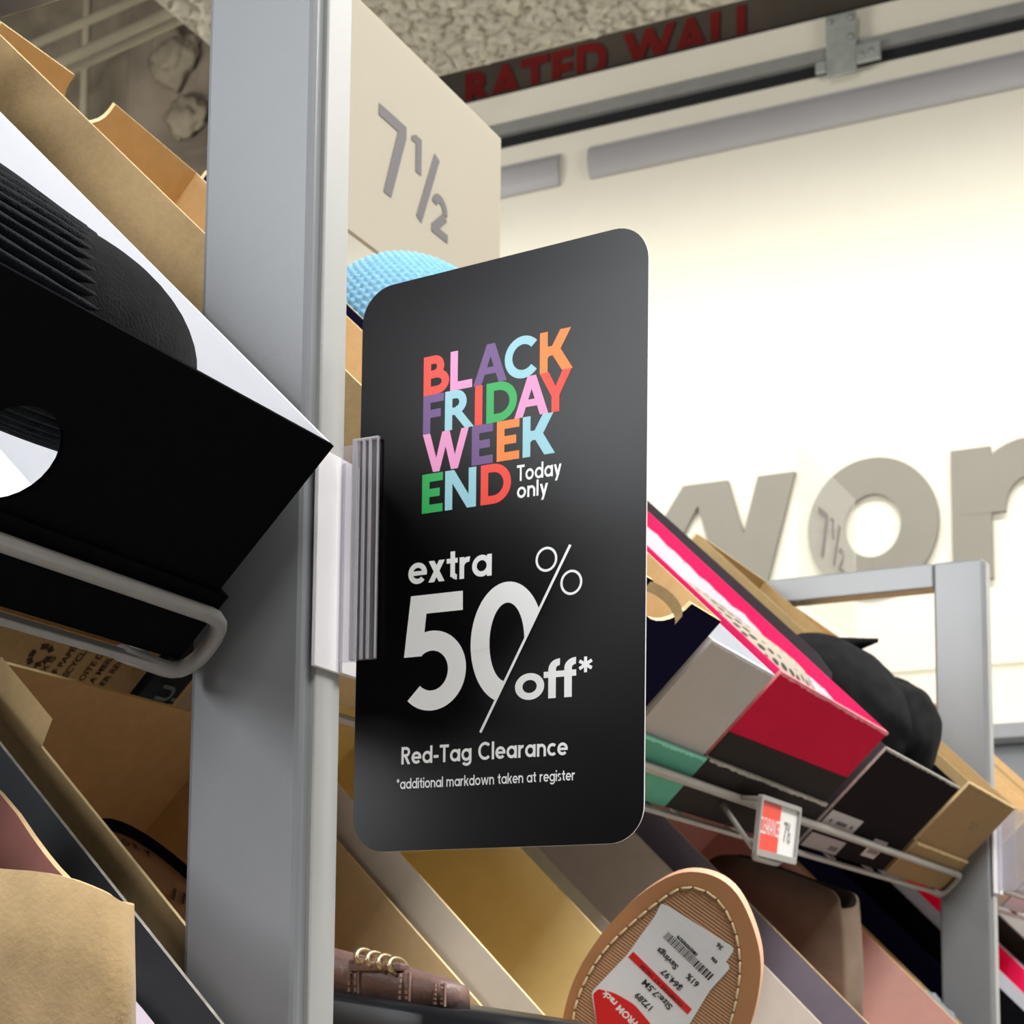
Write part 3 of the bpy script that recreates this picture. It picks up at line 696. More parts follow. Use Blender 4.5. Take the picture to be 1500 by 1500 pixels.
T2 = word('Today', 63.2, 126.6, 3.95, .225, .12, 16.9) + word('only', 63.3, 120.6, 3.95, .225, .14, 11.8)
link('small_text', print_mesh([(0, T2)], fr_sign), M_PRINTW, sign)['label'] = 'white words Today only'
link('small_text', print_mesh([(0, word('extra', 20.8, 94.8, 7.7, .245, .1, 33.0))], fr_sign), M_PRINTW, sign)['label'] = 'white word extra'
# 50 cut by the long slash
def clip_left(polys, p, q):                      # keep what lies left of the line p->q (p at top)
    out = []
    def side(a): return (q[0]-p[0])*(a[1]-p[1]) - (q[1]-p[1])*(a[0]-p[0])
    for poly in polys:
        res = []
        for i in range(len(poly)):
            a, b = poly[i], poly[(i+1) % len(poly)]; sa, sb = side(a), side(b)
            if sa <= 0: res.append(a)
            if sa*sb < 0:
                t = sa/(sa-sb); res.append((a[0]+(b[0]-a[0])*t, a[1]+(b[1]-a[1])*t))
        if len(res) > 2: out.append(res)
    return out
five = [[(19.5, 68.7), (26.7, 68.7), (29.0, 90.6), (22.0, 90.6)]] + [[(22.0, 90.6), (42.6, 90.6), (42.7, 83.8), (21.6, 83.8)]]
FC = (30.6, 63.3); FO, FIw = 13.9, 7.0
five += arc(FC[0], FC[1], 13.6, 14.2, 7.1, -134, 130, 40)
five = [p for p in five]
zero = arc(59.9, 71.0, 14.0, 21.0, 7.3, 0, 360, 56)
zero = clip_left(zero, (83.8, 102.0), (50.0, 40.3))
link('big_number', print_mesh([(0, five), (0, zero)], fr_sign), M_PRINTW, sign)['label'] = 'white number 50 cut by the slash'
pc = bar(83.6, 102.2, 50.0, 40.2, .95) + arc(74.7, 98.2, 4.1, 4.3, .85, 0, 360, 36) + arc(84.1, 89.3, 4.1, 4.3, .85, 0, 360, 36)
link('percent_mark', print_mesh([(0, pc)], fr_sign), M_PRINTW, sign)['label'] = 'thin white percent mark with a long slash'
link('small_text', print_mesh([(0, word('off', 63.2, 50.3, 9.2, .255, -.02, 23.0) + word('*', 86.9, 50.6, 9.2, .24))], fr_sign), M_PRINTW, sign)['label'] = 'white word off with asterisk'
link('small_text', print_mesh([(0, word('Red-Tag Clearance', 19.1, 30.6, 4.35, .235, .125, 64.1))], fr_sign), M_PRINTW, sign)['label'] = 'white words Red-Tag Clearance'
link('small_text', print_mesh([(0, word('*additional markdown taken at register', 17.3, 21.9, 2.62, .205, .13, 68.7))], fr_sign), M_PRINTW, sign)['label'] = 'small white note about markdown at register'

# clear plastic gripper: adhesive plate on the upright, spine, two jaws
def holder(X, label, M_J):
    t = thing('sign_holder', label, 'sign holder', Matrix.Translation((X, .3432, EYE+.1255)))
    def part(name, a, b, m, bev=.0003, parent=None):
        bm = bmesh.new(); add_box(bm, a, b, 0, bev); return link(name, mesh_bm(bm), m, parent or t)
    part('adhesive_plate', (.0030, -.0016, .0), (.0345, .0002, .0800), M_J)
    part('hinge_strip', (.0190, -.0030, .0), (.0345, -.0017, .0785), M_J)
    return t
M_PLATE = mat('milky_plastic', (228, 226, 230), .25, .02, 40, spec=.5)
M_JAW = clear('clear_jaw', (246, 246, 250), .08, .24, (210, 208, 214))
h1 = holder(X1, 'clear plastic sign holder stuck to the near upright, gripping the black sign', M_PLATE)
M_RIB = clear('milky_rib', (246, 246, 252), .1, .75, (214, 212, 216))
bm = bmesh.new(); add_box(bm, (.0140, -.0200, .0030), (.0148, -.0092, .0845), 0, .0002); j = link('jaw', mesh_bm(bm), M_JAW, h1)
for y, w in ((-.0197, .0003), (-.0166, .0006), (-.0140, .0006), (-.0102, .0011)):
    bm = bmesh.new(); add_box(bm, (.0131, y-w, .0031), (.0141, y+w, .0844), 0, .0003); link('rib', mesh_bm(bm), M_RIB, j)
bm = bmesh.new(); add_box(bm, (.0131, -.0200, .0838), (.0149, -.0092, .0847), 0, .0002); link('rib', mesh_bm(bm), M_RIB, j)
bm = bmesh.new(); add_box(bm, (.0168, -.0200, .0030), (.0176, -.0092, .0845), 0, .0002); link('jaw', mesh_bm(bm), M_JAW, h1)
bm = bmesh.new(); add_box(bm, (.0150, -.0098, .0030), (.0167, -.0090, .0845), 0, .0002); add_box(bm, (.0155, -.0091, .0030), (.0163, -.0031, .0835), 0, .0002); link('web', mesh_bm(bm), M_JAW, h1)
h2 = holder(X2, 'empty clear sign holder stuck to the far frame', M_PLATE)
bm = bmesh.new(); add_box(bm, (.0140, -.0200, .0030), (.0150, -.0031, .0790), 0, .0002); link('jaw', mesh_bm(bm), M_JAW, h2)
bm = bmesh.new(); add_box(bm, (.0175, -.0420, .0030), (.0185, -.0031, .0790), 0, .0002); link('jaw', mesh_bm(bm), M_JAW, h2)

# size panels
M_PANEL = clear('milky_panel', (250, 248, 240), .55, .90, (196, 189, 172))
M_PANEL2 = clear('clear_panel', (250, 250, 248), .06, .16, (236, 236, 232))
M_PGREY = mat('grey_vinyl', (82, 78, 82), .6, .02, 40)
def half_glyphs():
    p = rect(0, 1.22, .78, 1.42) + [[(.56, 1.42), (.78, 1.42), (.78, 1.22), (.38, 0), (.16, 0), (.54, 1.22)]]
    one = [[(1.06, 1.42-.62), (1.06+.17, 1.42-.62), (1.23, 1.44), (1.06, 1.44)], [(.93, 1.28), (1.06, 1.30), (1.06, 1.44), (.93, 1.36)]]
    sl = bar(1.18, .02, 1.70, 1.38, .17)
    two = arc(1.80, .50, .24, .25, .15, -10, 170) + [[(1.99, .42), (2.04, .5), (1.88, .18), (1.68, .12), (1.58, .12), (1.60, .14)]][:0] + bar(1.98, .44, 1.62, .08, .16) + rect(1.56, 0, 2.06, .15)
    return p + one + sl + two
def size_panel(x0, x1, y, z0, z1, m, mg, gx0, gx1, gz0, gz1, label, bracket):
    t = thing('size_panel', label, 'size panel', Matrix.Translation((x0, y, z0+EYE)))
    bm = bmesh.new(); add_box(bm, (0, 0, 0), (x1-x0, .003, z1-z0), 0, .0004); link('sheet', mesh_bm(bm), m, t)
    k = (gx1-gx0)/2.06; kz = (gz1-gz0)/1.42
    fr = lambda x, yy, li: Vector((gx0-x0+x*k, -.0004 - li*.000003, gz0-z0+yy*kz))
    link('numeral', print_mesh([(0, half_glyphs())], fr), mg, t)['label'] = 'grey size 7½'
    bm = bmesh.new(); add_box(bm, *bracket, 0, .001); link('bracket', mesh_bm(bm), M_STEEL, t)
    return t
size_panel(.80, 1.0235, .512, .441, .5820, M_PANEL, M_PGREY, .864, .950, .4795, .5305, 'milky panel with grey 7½ above the near boxes, left of the sign', ((.10, .0032, -.12), (.13, .006, .012)))
size_panel(1.7365, 1.9490, .5274, .4240, .5868, M_PANEL2, mat('pale_grey_vinyl', (96, 92, 90), .6), 1.803, 1.90, .488, .540, 'small clear size panel standing on the far open frame', ((.002, .0032, .001), (.024, .005, .024)))

# clearance ticket on the middle shelf rail
TK = frame((1.078, .3600, EYE+.1095), (1, -.02, 0), (0, -.12, 1))
tk = thing('price_ticket', 'red and white clearance ticket in a grey holder on the shelf rail', 'ticket', TK)
tw, thh = .078, .034
bm = bmesh.new()
add_prism(bm, rrect(0, -.004, tw, thh, .002, 3), [rrect(.003, 0, tw-.003, thh-.003, .001, 3)], lambda x, y, d: Vector((x, y, d)), .003)
link('holder_frame', mesh_bm(bm), mat('ticket_grey', (150, 148, 146), .4, .04, 60), tk)
link('card', boxmesh((.002, -.001, .0004), (tw-.002, thh-.002, .0012)), mat('ticket_white', (232, 230, 228), .5, .02), tk)
bm = bmesh.new(); bm.faces.new([bm.verts.new((x, y, .0015)) for x, y in ((.0032, .0002), (.042, .0002), (.042, thh-.0032), (.0032, thh-.0032))])
link('red_field', mesh_bm(bm), mat('ticket_red', (236, 70, 52), .5, .02), tk)
me = text_mesh('CLEARANCE', .010, 0, 0)
xs = [v.co.x for v in me.vertices]
for v in me.vertices: v.co.x *= .036/(max(xs)-min(xs)); v.co.y *= 1.5
link('lettering', me, M_PRINTW, tk, Matrix.Translation((.0045, .0105, .0017)))
bm = bmesh.new()
for n, p in enumerate(half_glyphs()): bm.faces.new([bm.verts.new((.051+x*.0065, .009+y*.009, .0015+n*.00001)) for x, y in p])
link('lettering', mesh_bm(bm), mat('ticket_ink', (120, 118, 116), .6), tk)
bm = bmesh.new(); add_box(bm, (.004, thh-.004, -.016), (.012, thh-.001, 0), 0, .0006); link('clip', mesh_bm(bm), M_WIRE, tk)
bm = bmesh.new(); add_box(bm, (.058, thh-.004, -.016), (.066, thh-.001, 0), 0, .0006); link('clip', mesh_bm(bm), M_WIRE, tk)
bm = bmesh.new(); add_tube(bm, [(.004, .0, -.001), (-.004, .026, -.022)], .0018, 6); link('brace', mesh_bm(bm), M_WIRE, tk)

# ================================================================ SHOES
def local_thing(name, label, X, s, base, z=0, cat='shoe', t=TB):
    return thing(name, label, cat, boxM(X, s, t, base) @ Matrix.Translation((0, 0, z)))
# black sock boot in the black box: suede foot, ribbed cuff. local x run, y up slope, z off slope
sb = local_thing('sock_boot', 'black suede ankle boot with ribbed knit cuff lying in the black box', .30, 0, UP, .004)
bm = bmesh.new(); bmesh.ops.create_uvsphere(bm, u_segments=40, v_segments=24, radius=1)
for v in bm.verts:
    d = v.co.copy(); d.x *= .056; d.y *= .036 if d.y > 0 else .031; d.z *= .030 if d.z > 0 else .026
    v.co = Vector((.124, .0365, .074)) + d
link('suede_foot', mesh_bm(bm, True), M_SUEDE, sb)
bm = bmesh.new(); rings = []; NR = 340
for k in range(26):
    u = k/25; ring = []
    for q in range(NR):
        a = 2*math.pi*q/NR
        x = .136 - .125*u - .012*math.sin(a)*(1-u) - .006*math.cos(a)*(1-u)
        k1 = 1 + .045*(1-2*abs(math.sin(a*29 + .8*math.sin(u*4+a*2)))**4) + .014*math.sin(u*9+a*3)
        k1 *= 1 + .05*math.sin(u*3)
        ring.append(Vector((x, .046 + .0385*k1*math.cos(a), .070 + .032*k1*math.sin(a))))
    rings.append(ring)
rings.insert(0, [p*.85 + Vector((.136, .044, .070))*.15 + Vector((-.003, 0, 0)) for p in rings[0]])
add_loft(bm, rings); link('ribbed_cuff', mesh_bm(bm, True), M_KNIT, sb)

# blue knit shoe peeking out of the navy box
M_BLUEK = mat('sky_blue_yarn', (124, 178, 212), .9, .12, 400, spec=.1, sheen=.2)
bk = local_thing('knit_shoe', 'sky blue crocheted shoe with white sole rising out of the navy box', .76, .19, UP, .010)
bm = bmesh.new(); NU, NV = 384, 112; cc = Vector((.034, .0, .100)); rows = []
for i in range(NV+1):
    th_ = math.pi*.62*i/NV; row = []
    for j in range(NU):
        ph = 2*math.pi*j/NU
        d = Vector((math.sin(th_)*math.cos(ph), math.sin(th_)*math.sin(ph), math.cos(th_)))
        kx = abs(math.sin(ph*32 + (math.pi/2 if (i//4) % 2 else 0))); ky = abs(math.sin(math.pi*(i % 4)/4 + .12))
        b = 1 + .040*(kx*ky)**.5 - .02
        row.append(bm.verts.new(cc + Vector((d.x*.040*b, d.y*.062*b, d.z*.050*b))))
    rows.append(row)
for i in range(NV):
    for j in range(NU):
        try: bm.faces.new((rows[i][j], rows[i+1][j], rows[i+1][(j+1) % NU], rows[i][(j+1) % NU])).smooth = True
        except ValueError: pass
bmesh.ops.remove_doubles(bm, verts=bm.verts, dist=.0001)
link('crochet_upper', mesh_bm(bm, True), M_BLUEK, bk)
bm = bmesh.new(); bmesh.ops.create_uvsphere(bm, u_segments=40, v_segments=24, radius=1)
for v in bm.verts: v.co = cc + Vector((.0071 + v.co.x*.0395, .0077 + v.co.y*.061, -.0036 + v.co.z*.0495))
link('sole_rim', mesh_bm(bm, True), mat('white_sole', (236, 236, 236), .5, .02), bk)
bm = bmesh.new(); M_SOLEW = mat('white_sole', (236, 236, 236), .5, .02)
rings = [ell((.030-.004*0, .006, .098), (.0425, 0, 0), (0, .064*f, .0), 40) for f in (1,)]
add_loft(bm, [ell((.0305, .010, .052+z), (.041*f, 0, 0), (0, .066*f, 0), 40) for z, f in ((-.05, .96), (0, 1), (.012, 1), (.014, .97))])
link('lower_sole', mesh_bm(bm, True), M_SOLEW, bk)
bm = bmesh.new(); add_loft(bm, [ell((.034, -.055+.16*k/12, .052+.02*k/12), ((.012+.028*math.sin(math.pi*(k+.6)/13.2)), 0, 0), (0, 0, .010+.028*math.sin(math.pi*(k+.6)/13.2)), 28, 2.3) for k in range(13)]); link('shoe_body', mesh_bm(bm, True), M_BLUEK, bk)

# perforated beige shoe in the crimson box
pm = bpy.data.materials.new('perforated_beige'); pm.use_nodes = True; nt = pm.node_tree; b = nt.nodes['Principled BSDF']; b.inputs['Roughness'].default_value = .8
tc = nt.nodes.new('ShaderNodeTexCoord'); mpn = nt.nodes.new('ShaderNodeMapping'); mpn.inputs['Scale'].default_value = (150, 95, 150); mpn.inputs['Rotation'].default_value = (0, 0, .5)
vo = nt.nodes.new('ShaderNodeTexVoronoi'); vo.inputs['Scale'].default_value = 1; vo.inputs['Randomness'].default_value = .12
rp = nt.nodes.new('ShaderNodeValToRGB'); rp.color_ramp.elements[0].position = .33; rp.color_ramp.elements[1].position = .40
rp.color_ramp.elements[0].color = (*lin((40, 34, 32)), 1); rp.color_ramp.elements[1].color = (*lin((160, 150, 136)), 1)
nt.links.new(tc.outputs['Object'], mpn.inputs[0]); nt.links.new(mpn.outputs[0], vo.inputs['Vector']); nt.links.new(vo.outputs['Distance'], rp.inputs[0]); nt.links.new(rp.outputs[0], b.inputs['Base Color'])
ps = local_thing('perforated_flat', 'beige perforated slip-on shoe inside the pink lined box', 1.02, .0, UP, .004)
bm = bmesh.new(); rings = []
for k in range(16):
    u = k/15; a = min(1, u*2.2)*math.pi/2
    rings.append(ell((.168-.02*u, .012+.14*u, .054), ((.060*math.sin(a)**.6+.001), 0, 0), (0, 0, (.050-.014*u)*math.sin(a)**.5+.001), 28, 2.4))
add_loft(bm, rings); link('upper', mesh_bm(bm, True), pm, ps)
bm = bmesh.new(); add_loft(bm, [ell((.150, .105, z), (.058*f, 0, 0), (0, .102*f, 0), 36, 2.3) for z, f in ((0, .98), (.008, 1))]); link('sole', mesh_bm(bm, True), mat('brown_sole', (110, 84, 66), .6), ps)
# tissue behind it
tp = local_thing('tissue_sheet', 'crumpled white tissue along the pink side of the crimson box', 1.02, .0, UP, .004, 'tissue')
bm = bmesh.new(); n = 24; rows = []
for i in range(n+1):
    y = .02 + .29*i/n
    rows.append([bm.verts.new((.235 + .001*math.sin(i*1.7) - .012*j + .001*math.cos(i*.9+j), y, .0945 - .006*j*j*.8 + .0010*math.sin(i*2.1+j))) for j in range(4)])
for i in range(n):
    for j in range(3): bm.faces.new((rows[i][j], rows[i+1][j], rows[i+1][j+1], rows[i][j+1])).smooth = True
link('sheet', mesh_bm(bm, True), M_TISSUE, tp)

# black fabric boots bulging out of their box: two lobes, collar flap and a seam
bb = local_thing('fabric_boot', 'slouchy black fabric boot with raised collar tip in the black box', 1.39, .0, UP, .006)
def lobe(cx, cy, cz, rx, ry, rz, seed, n=26, m=18, fold=.06):
    bm = bmesh.new(); bmesh.ops.create_uvsphere(bm, u_segments=n*2, v_segments=m*2, radius=1)
    for v in bm.verts:
        d = v.co.copy()
        k = 1 + fold*mnoise.noise(d*1.9 + Vector((seed, 0, 0))) + fold*.5*mnoise.noise(d*4.5 + Vector((0, seed, 0)))
        v.co = Vector((cx + d.x*rx*k, cy + d.y*ry*k, cz + d.z*rz*k))
    return mesh_bm(bm, True)
link('boot_shaft', lobe(.000, .085, .080, .062, .070, .046, 3.1), M_FABRIC, bb)
link('boot_toe', lobe(.030, .050, .076, .056, .044, .056, 7.7), M_FABRIC, bb)
bm = bmesh.new()
add_loft(bm, [ell((.004, .122-.0046*k, .110+.0056*k), (.018-.0034*k, 0, 0), (0, .0050-.0008*k, .0075-.0012*k), 12) for k in range(6)])
link('collar_tip', mesh_bm(bm, True), M_FABRIC, bb)
link('heel_patch', lobe(.036, .060, .110, .034, .026, .020, 5.5, 16, 10), M_FABRIC, bb)

# suede ankle boot, lower left
M_TSUEDE = mat('tan_suede', (164, 139, 101), .95, .14, 70, .4, 600, spec=.1, sheen=.2)
M_LINING = mat('maroon_lining', (112, 66, 58), .8, .12, 60)
ab = local_thing('suede_boot', 'tan suede ankle boot with maroon lining standing open in the slate box', .30, 0, LO, .004)

def shaft(parent, ring, drop, th, m_out, m_in, m_edge, name='shaft', sub=2, lean=0):
    """open flattened boot shaft: top ring of world points (camera-height relative), walls going straight down"""
    base = parent.matrix_world.inverted()
    ring = [Vector(p) + Vector((0, 0, EYE)) for p in ring]; n = len(ring)
    c = sum(ring, Vector())/n
    # smooth the ring (Chaikin) but keep it closed
    for _ in range(sub):
        new = []
        for a, b in zip(ring, ring[1:]+ring[:1]): new += [a*.75+b*.25, a*.25+b*.75]
        ring = new
    n = len(ring)
    def inset(p, k):
        i = k; t = (ring[(i+1) % n]-ring[i-1]); t.z = 0
        q = Vector((-t.y, t.x, 0)).normalized()
        if q.dot(c-p) < 0: q = -q
        return p + q*th
    bm = bmesh.new()
    levels = [0, .2, .35, .6, 1]
    def keep(P):
        P.z = max(P.z, EYE + P.y - .3765 - .122); return P
    outer = [[bm.verts.new(base @ keep(p + Vector((0, max(0, l-.35)*lean, -drop*l)) + (p-c)*.05*math.sin(l*3))) for p in ring] for l in levels]
    inner = [[bm.verts.new(base @ keep(inset(p, k) + Vector((0, max(0, l-.35)*lean, -drop*l)) + (p-c)*.05*math.sin(l*3))) for k, p in enumerate(ring)] for l in levels]
    for A, mi in ((outer, 0), (inner, 1)):
        for a, b in zip(A, A[1:]):
            for k in range(n):
                f = bm.faces.new((a[k], a[(k+1) % n], b[(k+1) % n], b[k])); f.material_index = mi; f.smooth = True
    for k in range(n):
        f = bm.faces.new((outer[0][k], outer[0][(k+1) % n], inner[0][(k+1) % n], inner[0][k])); f.material_index = 2
    bm.faces.new(outer[-1]).material_index = 0
    bmesh.ops.recalc_face_normals(bm, faces=bm.faces)
    me = bpy.data.meshes.new('shaft'); bm.to_mesh(me); bm.free()
    return link(name, me, [m_out, m_in, m_edge], parent)
shaft(ab, [(.402, .46, .052), (.400, .40, .047), (.400, .362, .0430), (.400, .338, .0410), (.400, .3195, .035), (.404, .3165, .032), (.412, .319, .032), (.425, .330, .034), (.446, .360, .037), (.463, .390, .049), (.470, .4217, .079), (.470, .47, .108), (.43, .49, .08)], .12, .0022, M_TSUEDE, M_LINING, mat('boot_piping', (206, 176, 130), .8, .1, 300), lean=.16)
tp = local_thing('tissue_sheet', 'pale lavender tissue in the slate lined box beside the suede boot', .30, .0, LO, .004, 'tissue')
bm = bmesh.new(); n = 22; rows = []
for i in range(n+1):
    y = .012 + .26*i/n
    rows.append([bm.verts.new((.226 - .020*j + .0015*math.sin(i*.9+j), y, .0755 - .003*j*j*.5 + .0012*math.sin(i*1.3+j*2))) for j in range(4)])
for i in range(n):
    for j in range(3): bm.faces.new((rows[i][j], rows[i+1][j], rows[i+1][j+1], rows[i][j+1])).smooth = True
link('sheet', mesh_bm(bm, True), mat('lavender_tissue', (214, 200, 214), .9, .03, 40, .3, 60), tp)
# folded flap of the kraft box
bm = bmesh.new(); add_prism(bm, [(0, 0), (.045, 0), (.045, .02), (.006, .02)], [], lambda x, y, d: Vector((-.0012+y*.12, .225+x, .0955+y*.5+d)), .001)
link('folded_flap', mesh_bm(bm), M_KRAFT, BOXES['kraft_low'])

# brown loafer on a thick black sole, in the kraft box
M_BROWNL = mat('brown_leather', (122, 96, 90), .45, .18, 60, .3, 500, spec=.5)
M_PATENT = mat('black_rubber', (30, 34, 40), .28, .1, 60, spec=.6)
M_BRASS = mat('pale_brass', (206, 188, 150), .3, .08, 60, metal=.9)
lf = thing('loafer', 'brown leather loafer with metal rings and thick black sole in the kraft box', 'shoe', Matrix.Translation((.68, .36, EYE-.02)))
def sl(y): return .0275 + (y-.0)*.128       # top of the sole at local y (0 = .36)
bm = bmesh.new(); rings = []
for k in range(17):
    y = -.062 + .15*k/16; f = 1 if 1 < k < 16 else .86
    zt = sl(y); w = .034*f*(1-.25*max(0, -y/.062)**2)
    rings.append([Vector((-w, y, zt-.004)), Vector((-w+.003, y, zt-.0003)), Vector((w-.003, y, zt-.0003)), Vector((w, y, zt-.004)), Vector((w-.001, y, zt-.012)), Vector((w+.001, y, zt-.016)), Vector((w-.002, y, zt-.03)), Vector((-w+.002, y, zt-.03)), Vector((-w-.001, y, zt-.016)), Vector((-w+.001, y, zt-.012))])
add_loft(bm, rings); link('sole', mesh_bm(bm, True), M_PATENT, lf)
bm = bmesh.new(); rings = []
for k in range(15):
    u = k/14; y = -.0125 + .087*u; z0 = sl(y)-.0005; hh = .0105 + .0095*u**.8
    w = .027
    if k == 0: w = .0255; hh *= .92
    rings.append([Vector((-w, y, z0)), Vector((-w+.001, y, z0+hh*.8)), Vector((-w+.004, y, z0+hh)), Vector((-.011, y, z0+hh)), Vector((-.008, y, z0+hh*.8)), Vector((-.007, y, z0))])
add_loft(bm, rings); up_ = link('upper', mesh_bm(bm, True), M_BROWNL, lf)
M_SEAM = mat('seam_thread', (150, 120, 110), .8, .1, 200)
def seam(y, hh):
    bm = bmesh.new(); z0 = sl(y)
    for q in (-.0016, .0016):
        for k in range(5):
            add_box(bm, (-.0283, y+q-.0004, z0+.0008+hh*k/5.2), (-.0268, y+q+.0004, z0+.0008+hh*(k+.62)/5.2))
    add_box(bm, (-.0279, y-.003, z0), (-.0264, y-.0024, z0+hh))
    link('seam', mesh_bm(bm), M_SEAM, lf)
seam(-.0085, .0095); seam(.0078, .012); seam(.032, .015)
for k in range(4):
    bm = bmesh.new(); y = .0135+.0052*k
    add_tube(bm, [(-.0215 + .0075*math.cos(a) - .001, y + .0012*math.sin(a), sl(y)+.0135+.0006*k + .0036*math.sin(a)) for a in [math.pi*2*q/16 for q in range(17)]], .0011, 8)
    link('metal_ring', mesh_bm(bm, True), M_BRASS, lf)
bm = bmesh.new(); add_box(bm, (-.0284, .009, sl(.02)+.0108), (-.0200, .034, sl(.02)+.0142), 0, .001); link('strap', mesh_bm(bm), M_BROWNL, lf)

# open shoe with a tan printed footbed deeper in the kraft box
fb = local_thing('padded_shoe', 'black rimmed shoe with a tan printed footbed, deep in the kraft box', .640, .168, LO, .045)
bm = bmesh.new()
add_loft(bm, [ell((.0, .0, 0), (.036, 0, 0), (0, .060, 0), 40), ell((.0, .0, .0185), (.0385, 0, 0), (0, .0625, 0), 40), ell((.0, .0, .0188), (.0355, 0, 0), (0, .0595, 0), 40), ell((0, 0, .0105), (.034, 0, 0), (0, .058, 0), 40)])
link('rim', mesh_bm(bm, True), M_BLACKB, fb)
bm = bmesh.new(); add_loft(bm, [ell((0, 0, .0106), (.0345, 0, 0), (0, .0585, 0), 40), ell((0, 0, .0150), (.0338, 0, 0), (0, .0578, 0), 40), ell((0, 0, .0140), (.02, 0, 0), (0, .04, 0), 40)])
M_FOOTB = mat('tan_footbed', (168, 124, 88), .75, .08, 90)
link('footbed', mesh_bm(bm, True), M_FOOTB, fb)
for k, ch in enumerate('COMFORT'):
    a = math.radians(128-11*k)
    link('printed_letter', text_mesh(ch, .0058, 0, .0002, 'CENTER'), M_INK, fb, Matrix.Translation((.028*math.cos(a), .049*math.sin(a), .0153)) @ Matrix.Rotation(a-math.pi/2, 4, 'Z'))
bm = bmesh.new()
for p in bar(.004, .014, .013, .022, .0014) + bar(.009, .012, .018, .020, .0014) + bar(.012, .000, .020, .002, .0014) + bar(.020, .002, .017, .008, .0014): bm.faces.new([bm.verts.new((x, y, .0153)) for x, y in p])
link('printed_mark', mesh_bm(bm), M_INK, fb)

# taupe boot shaft in the mauve box
M_TAUPE = mat('taupe_suede', (116, 98, 82), .9, .12, 40, .3, 500, spec=.15, sheen=.1)
tb = local_thing('tall_boot', 'taupe suede tall boot with flattened open shaft in the mauve box', 1.40, .08, LO, .004)
shaft(tb, [(1.420, .520, .130), (1.420, .500, .143), (1.420, .455, .128), (1.420, .414, .1115), (1.420, .4035, .105), (1.420, .400, .092), (1.424, .398, .093), (1.446, .392, .096), (1.450, .395, .107), (1.450, .414, .113), (1.450, .455, .129), (1.450, .50, .146), (1.450, .520, .13)], .115, .0025, M_TAUPE, mat('dark_brown_inside', (52, 40, 34), .9, .1, 60), mat('taupe_edge', (142, 122, 104), .8), sub=2)

# sandal standing sole out, stuck with price labels
M_SOLE = mat('tan_sole', (176, 124, 82), .55, .05, 40)
M_SOLESIDE = mat('blush_sole_edge', (226, 172, 140), .55, .04, 60)
M_STITCH = mat('cream_thread', (226, 204, 160), .7, .05, 200)
sd = thing('sandal', 'tan sandal standing on end, ribbed sole outward with price labels', 'sandal',
           frame((.788, .305, EYE+.031), (.235, -.938, -.256), (-.218, -.307, .926)))
mm_ = lambda pts: [(x/1000, y/1000) for x, y in pts]
def smooth2(pts, it=2):
    for _ in range(it):
        new = []
        for a, b in zip(pts, pts[1:]+pts[:1]): new += [(a[0]*.75+b[0]*.25, a[1]*.75+b[1]*.25), (a[0]*.25+b[0]*.75, a[1]*.25+b[1]*.75)]
        pts = new
    return pts
outl = mm_([(11, 43.8), (24, 39.5), (35, 26), (43, 10), (45.2, -8), (44.4, -24), (41, -48), (37, -74), (10, -84), (-25, -80), (-40, -64), (-42.4, -42), (-40.8, -21), (-34, -1), (-26, 14.5), (-16, 29), (-3, 41)])
outl = smooth2(outl, 2)
inner_o = smooth2(mm_([(8, 36), (18, 33), (28, 22), (34.2, 6), (35.8, -10), (35.4, -26), (33, -48), (28, -68), (5, -74), (-22, -70), (-34, -56), (-37.6, -38), (-35.4, -22), (-29.4, -4.5), (-20, 10.5), (-9, 25), (-1, 34)]), 2)
bm = bmesh.new(); add_prism(bm, outl, [], lambda x, y, d: Vector((x, y, d-.0095)), .0095, (1, 0, 1)); link('sole', mesh_bm(bm), [M_SOLE, M_SOLESIDE], sd)
ribm = bpy.data.materials.new('ribbed_tread'); ribm.use_nodes = True; MATS['ribbed_tread'] = ribm
nt = ribm.node_tree; b = nt.nodes['Principled BSDF']; b.inputs['Base Color'].default_value = (*lin((168, 124, 88)), 1); b.inputs['Roughness'].default_value = .6
tc = nt.nodes.new('ShaderNodeTexCoord'); mpn = nt.nodes.new('ShaderNodeMapping'); mpn.inputs['Rotation'].default_value = (0, 0, math.radians(90-(-22)))
wv = nt.nodes.new('ShaderNodeTexWave'); wv.inputs['Scale'].default_value = 210; bp = nt.nodes.new('ShaderNodeBump'); bp.inputs['Strength'].default_value = .9; bp.inputs['Distance'].default_value = .0006
nt.links.new(tc.outputs['Object'], mpn.inputs[0]); nt.links.new(mpn.outputs[0], wv.inputs['Vector']); nt.links.new(wv.outputs['Fac'], bp.inputs['Height']); nt.links.new(bp.outputs[0], b.inputs['Normal'])
bm = bmesh.new(); add_prism(bm, inner_o, [], lambda x, y, d: Vector((x, y, .0001+d)), .0003); link('tread', mesh_bm(bm), ribm, sd)
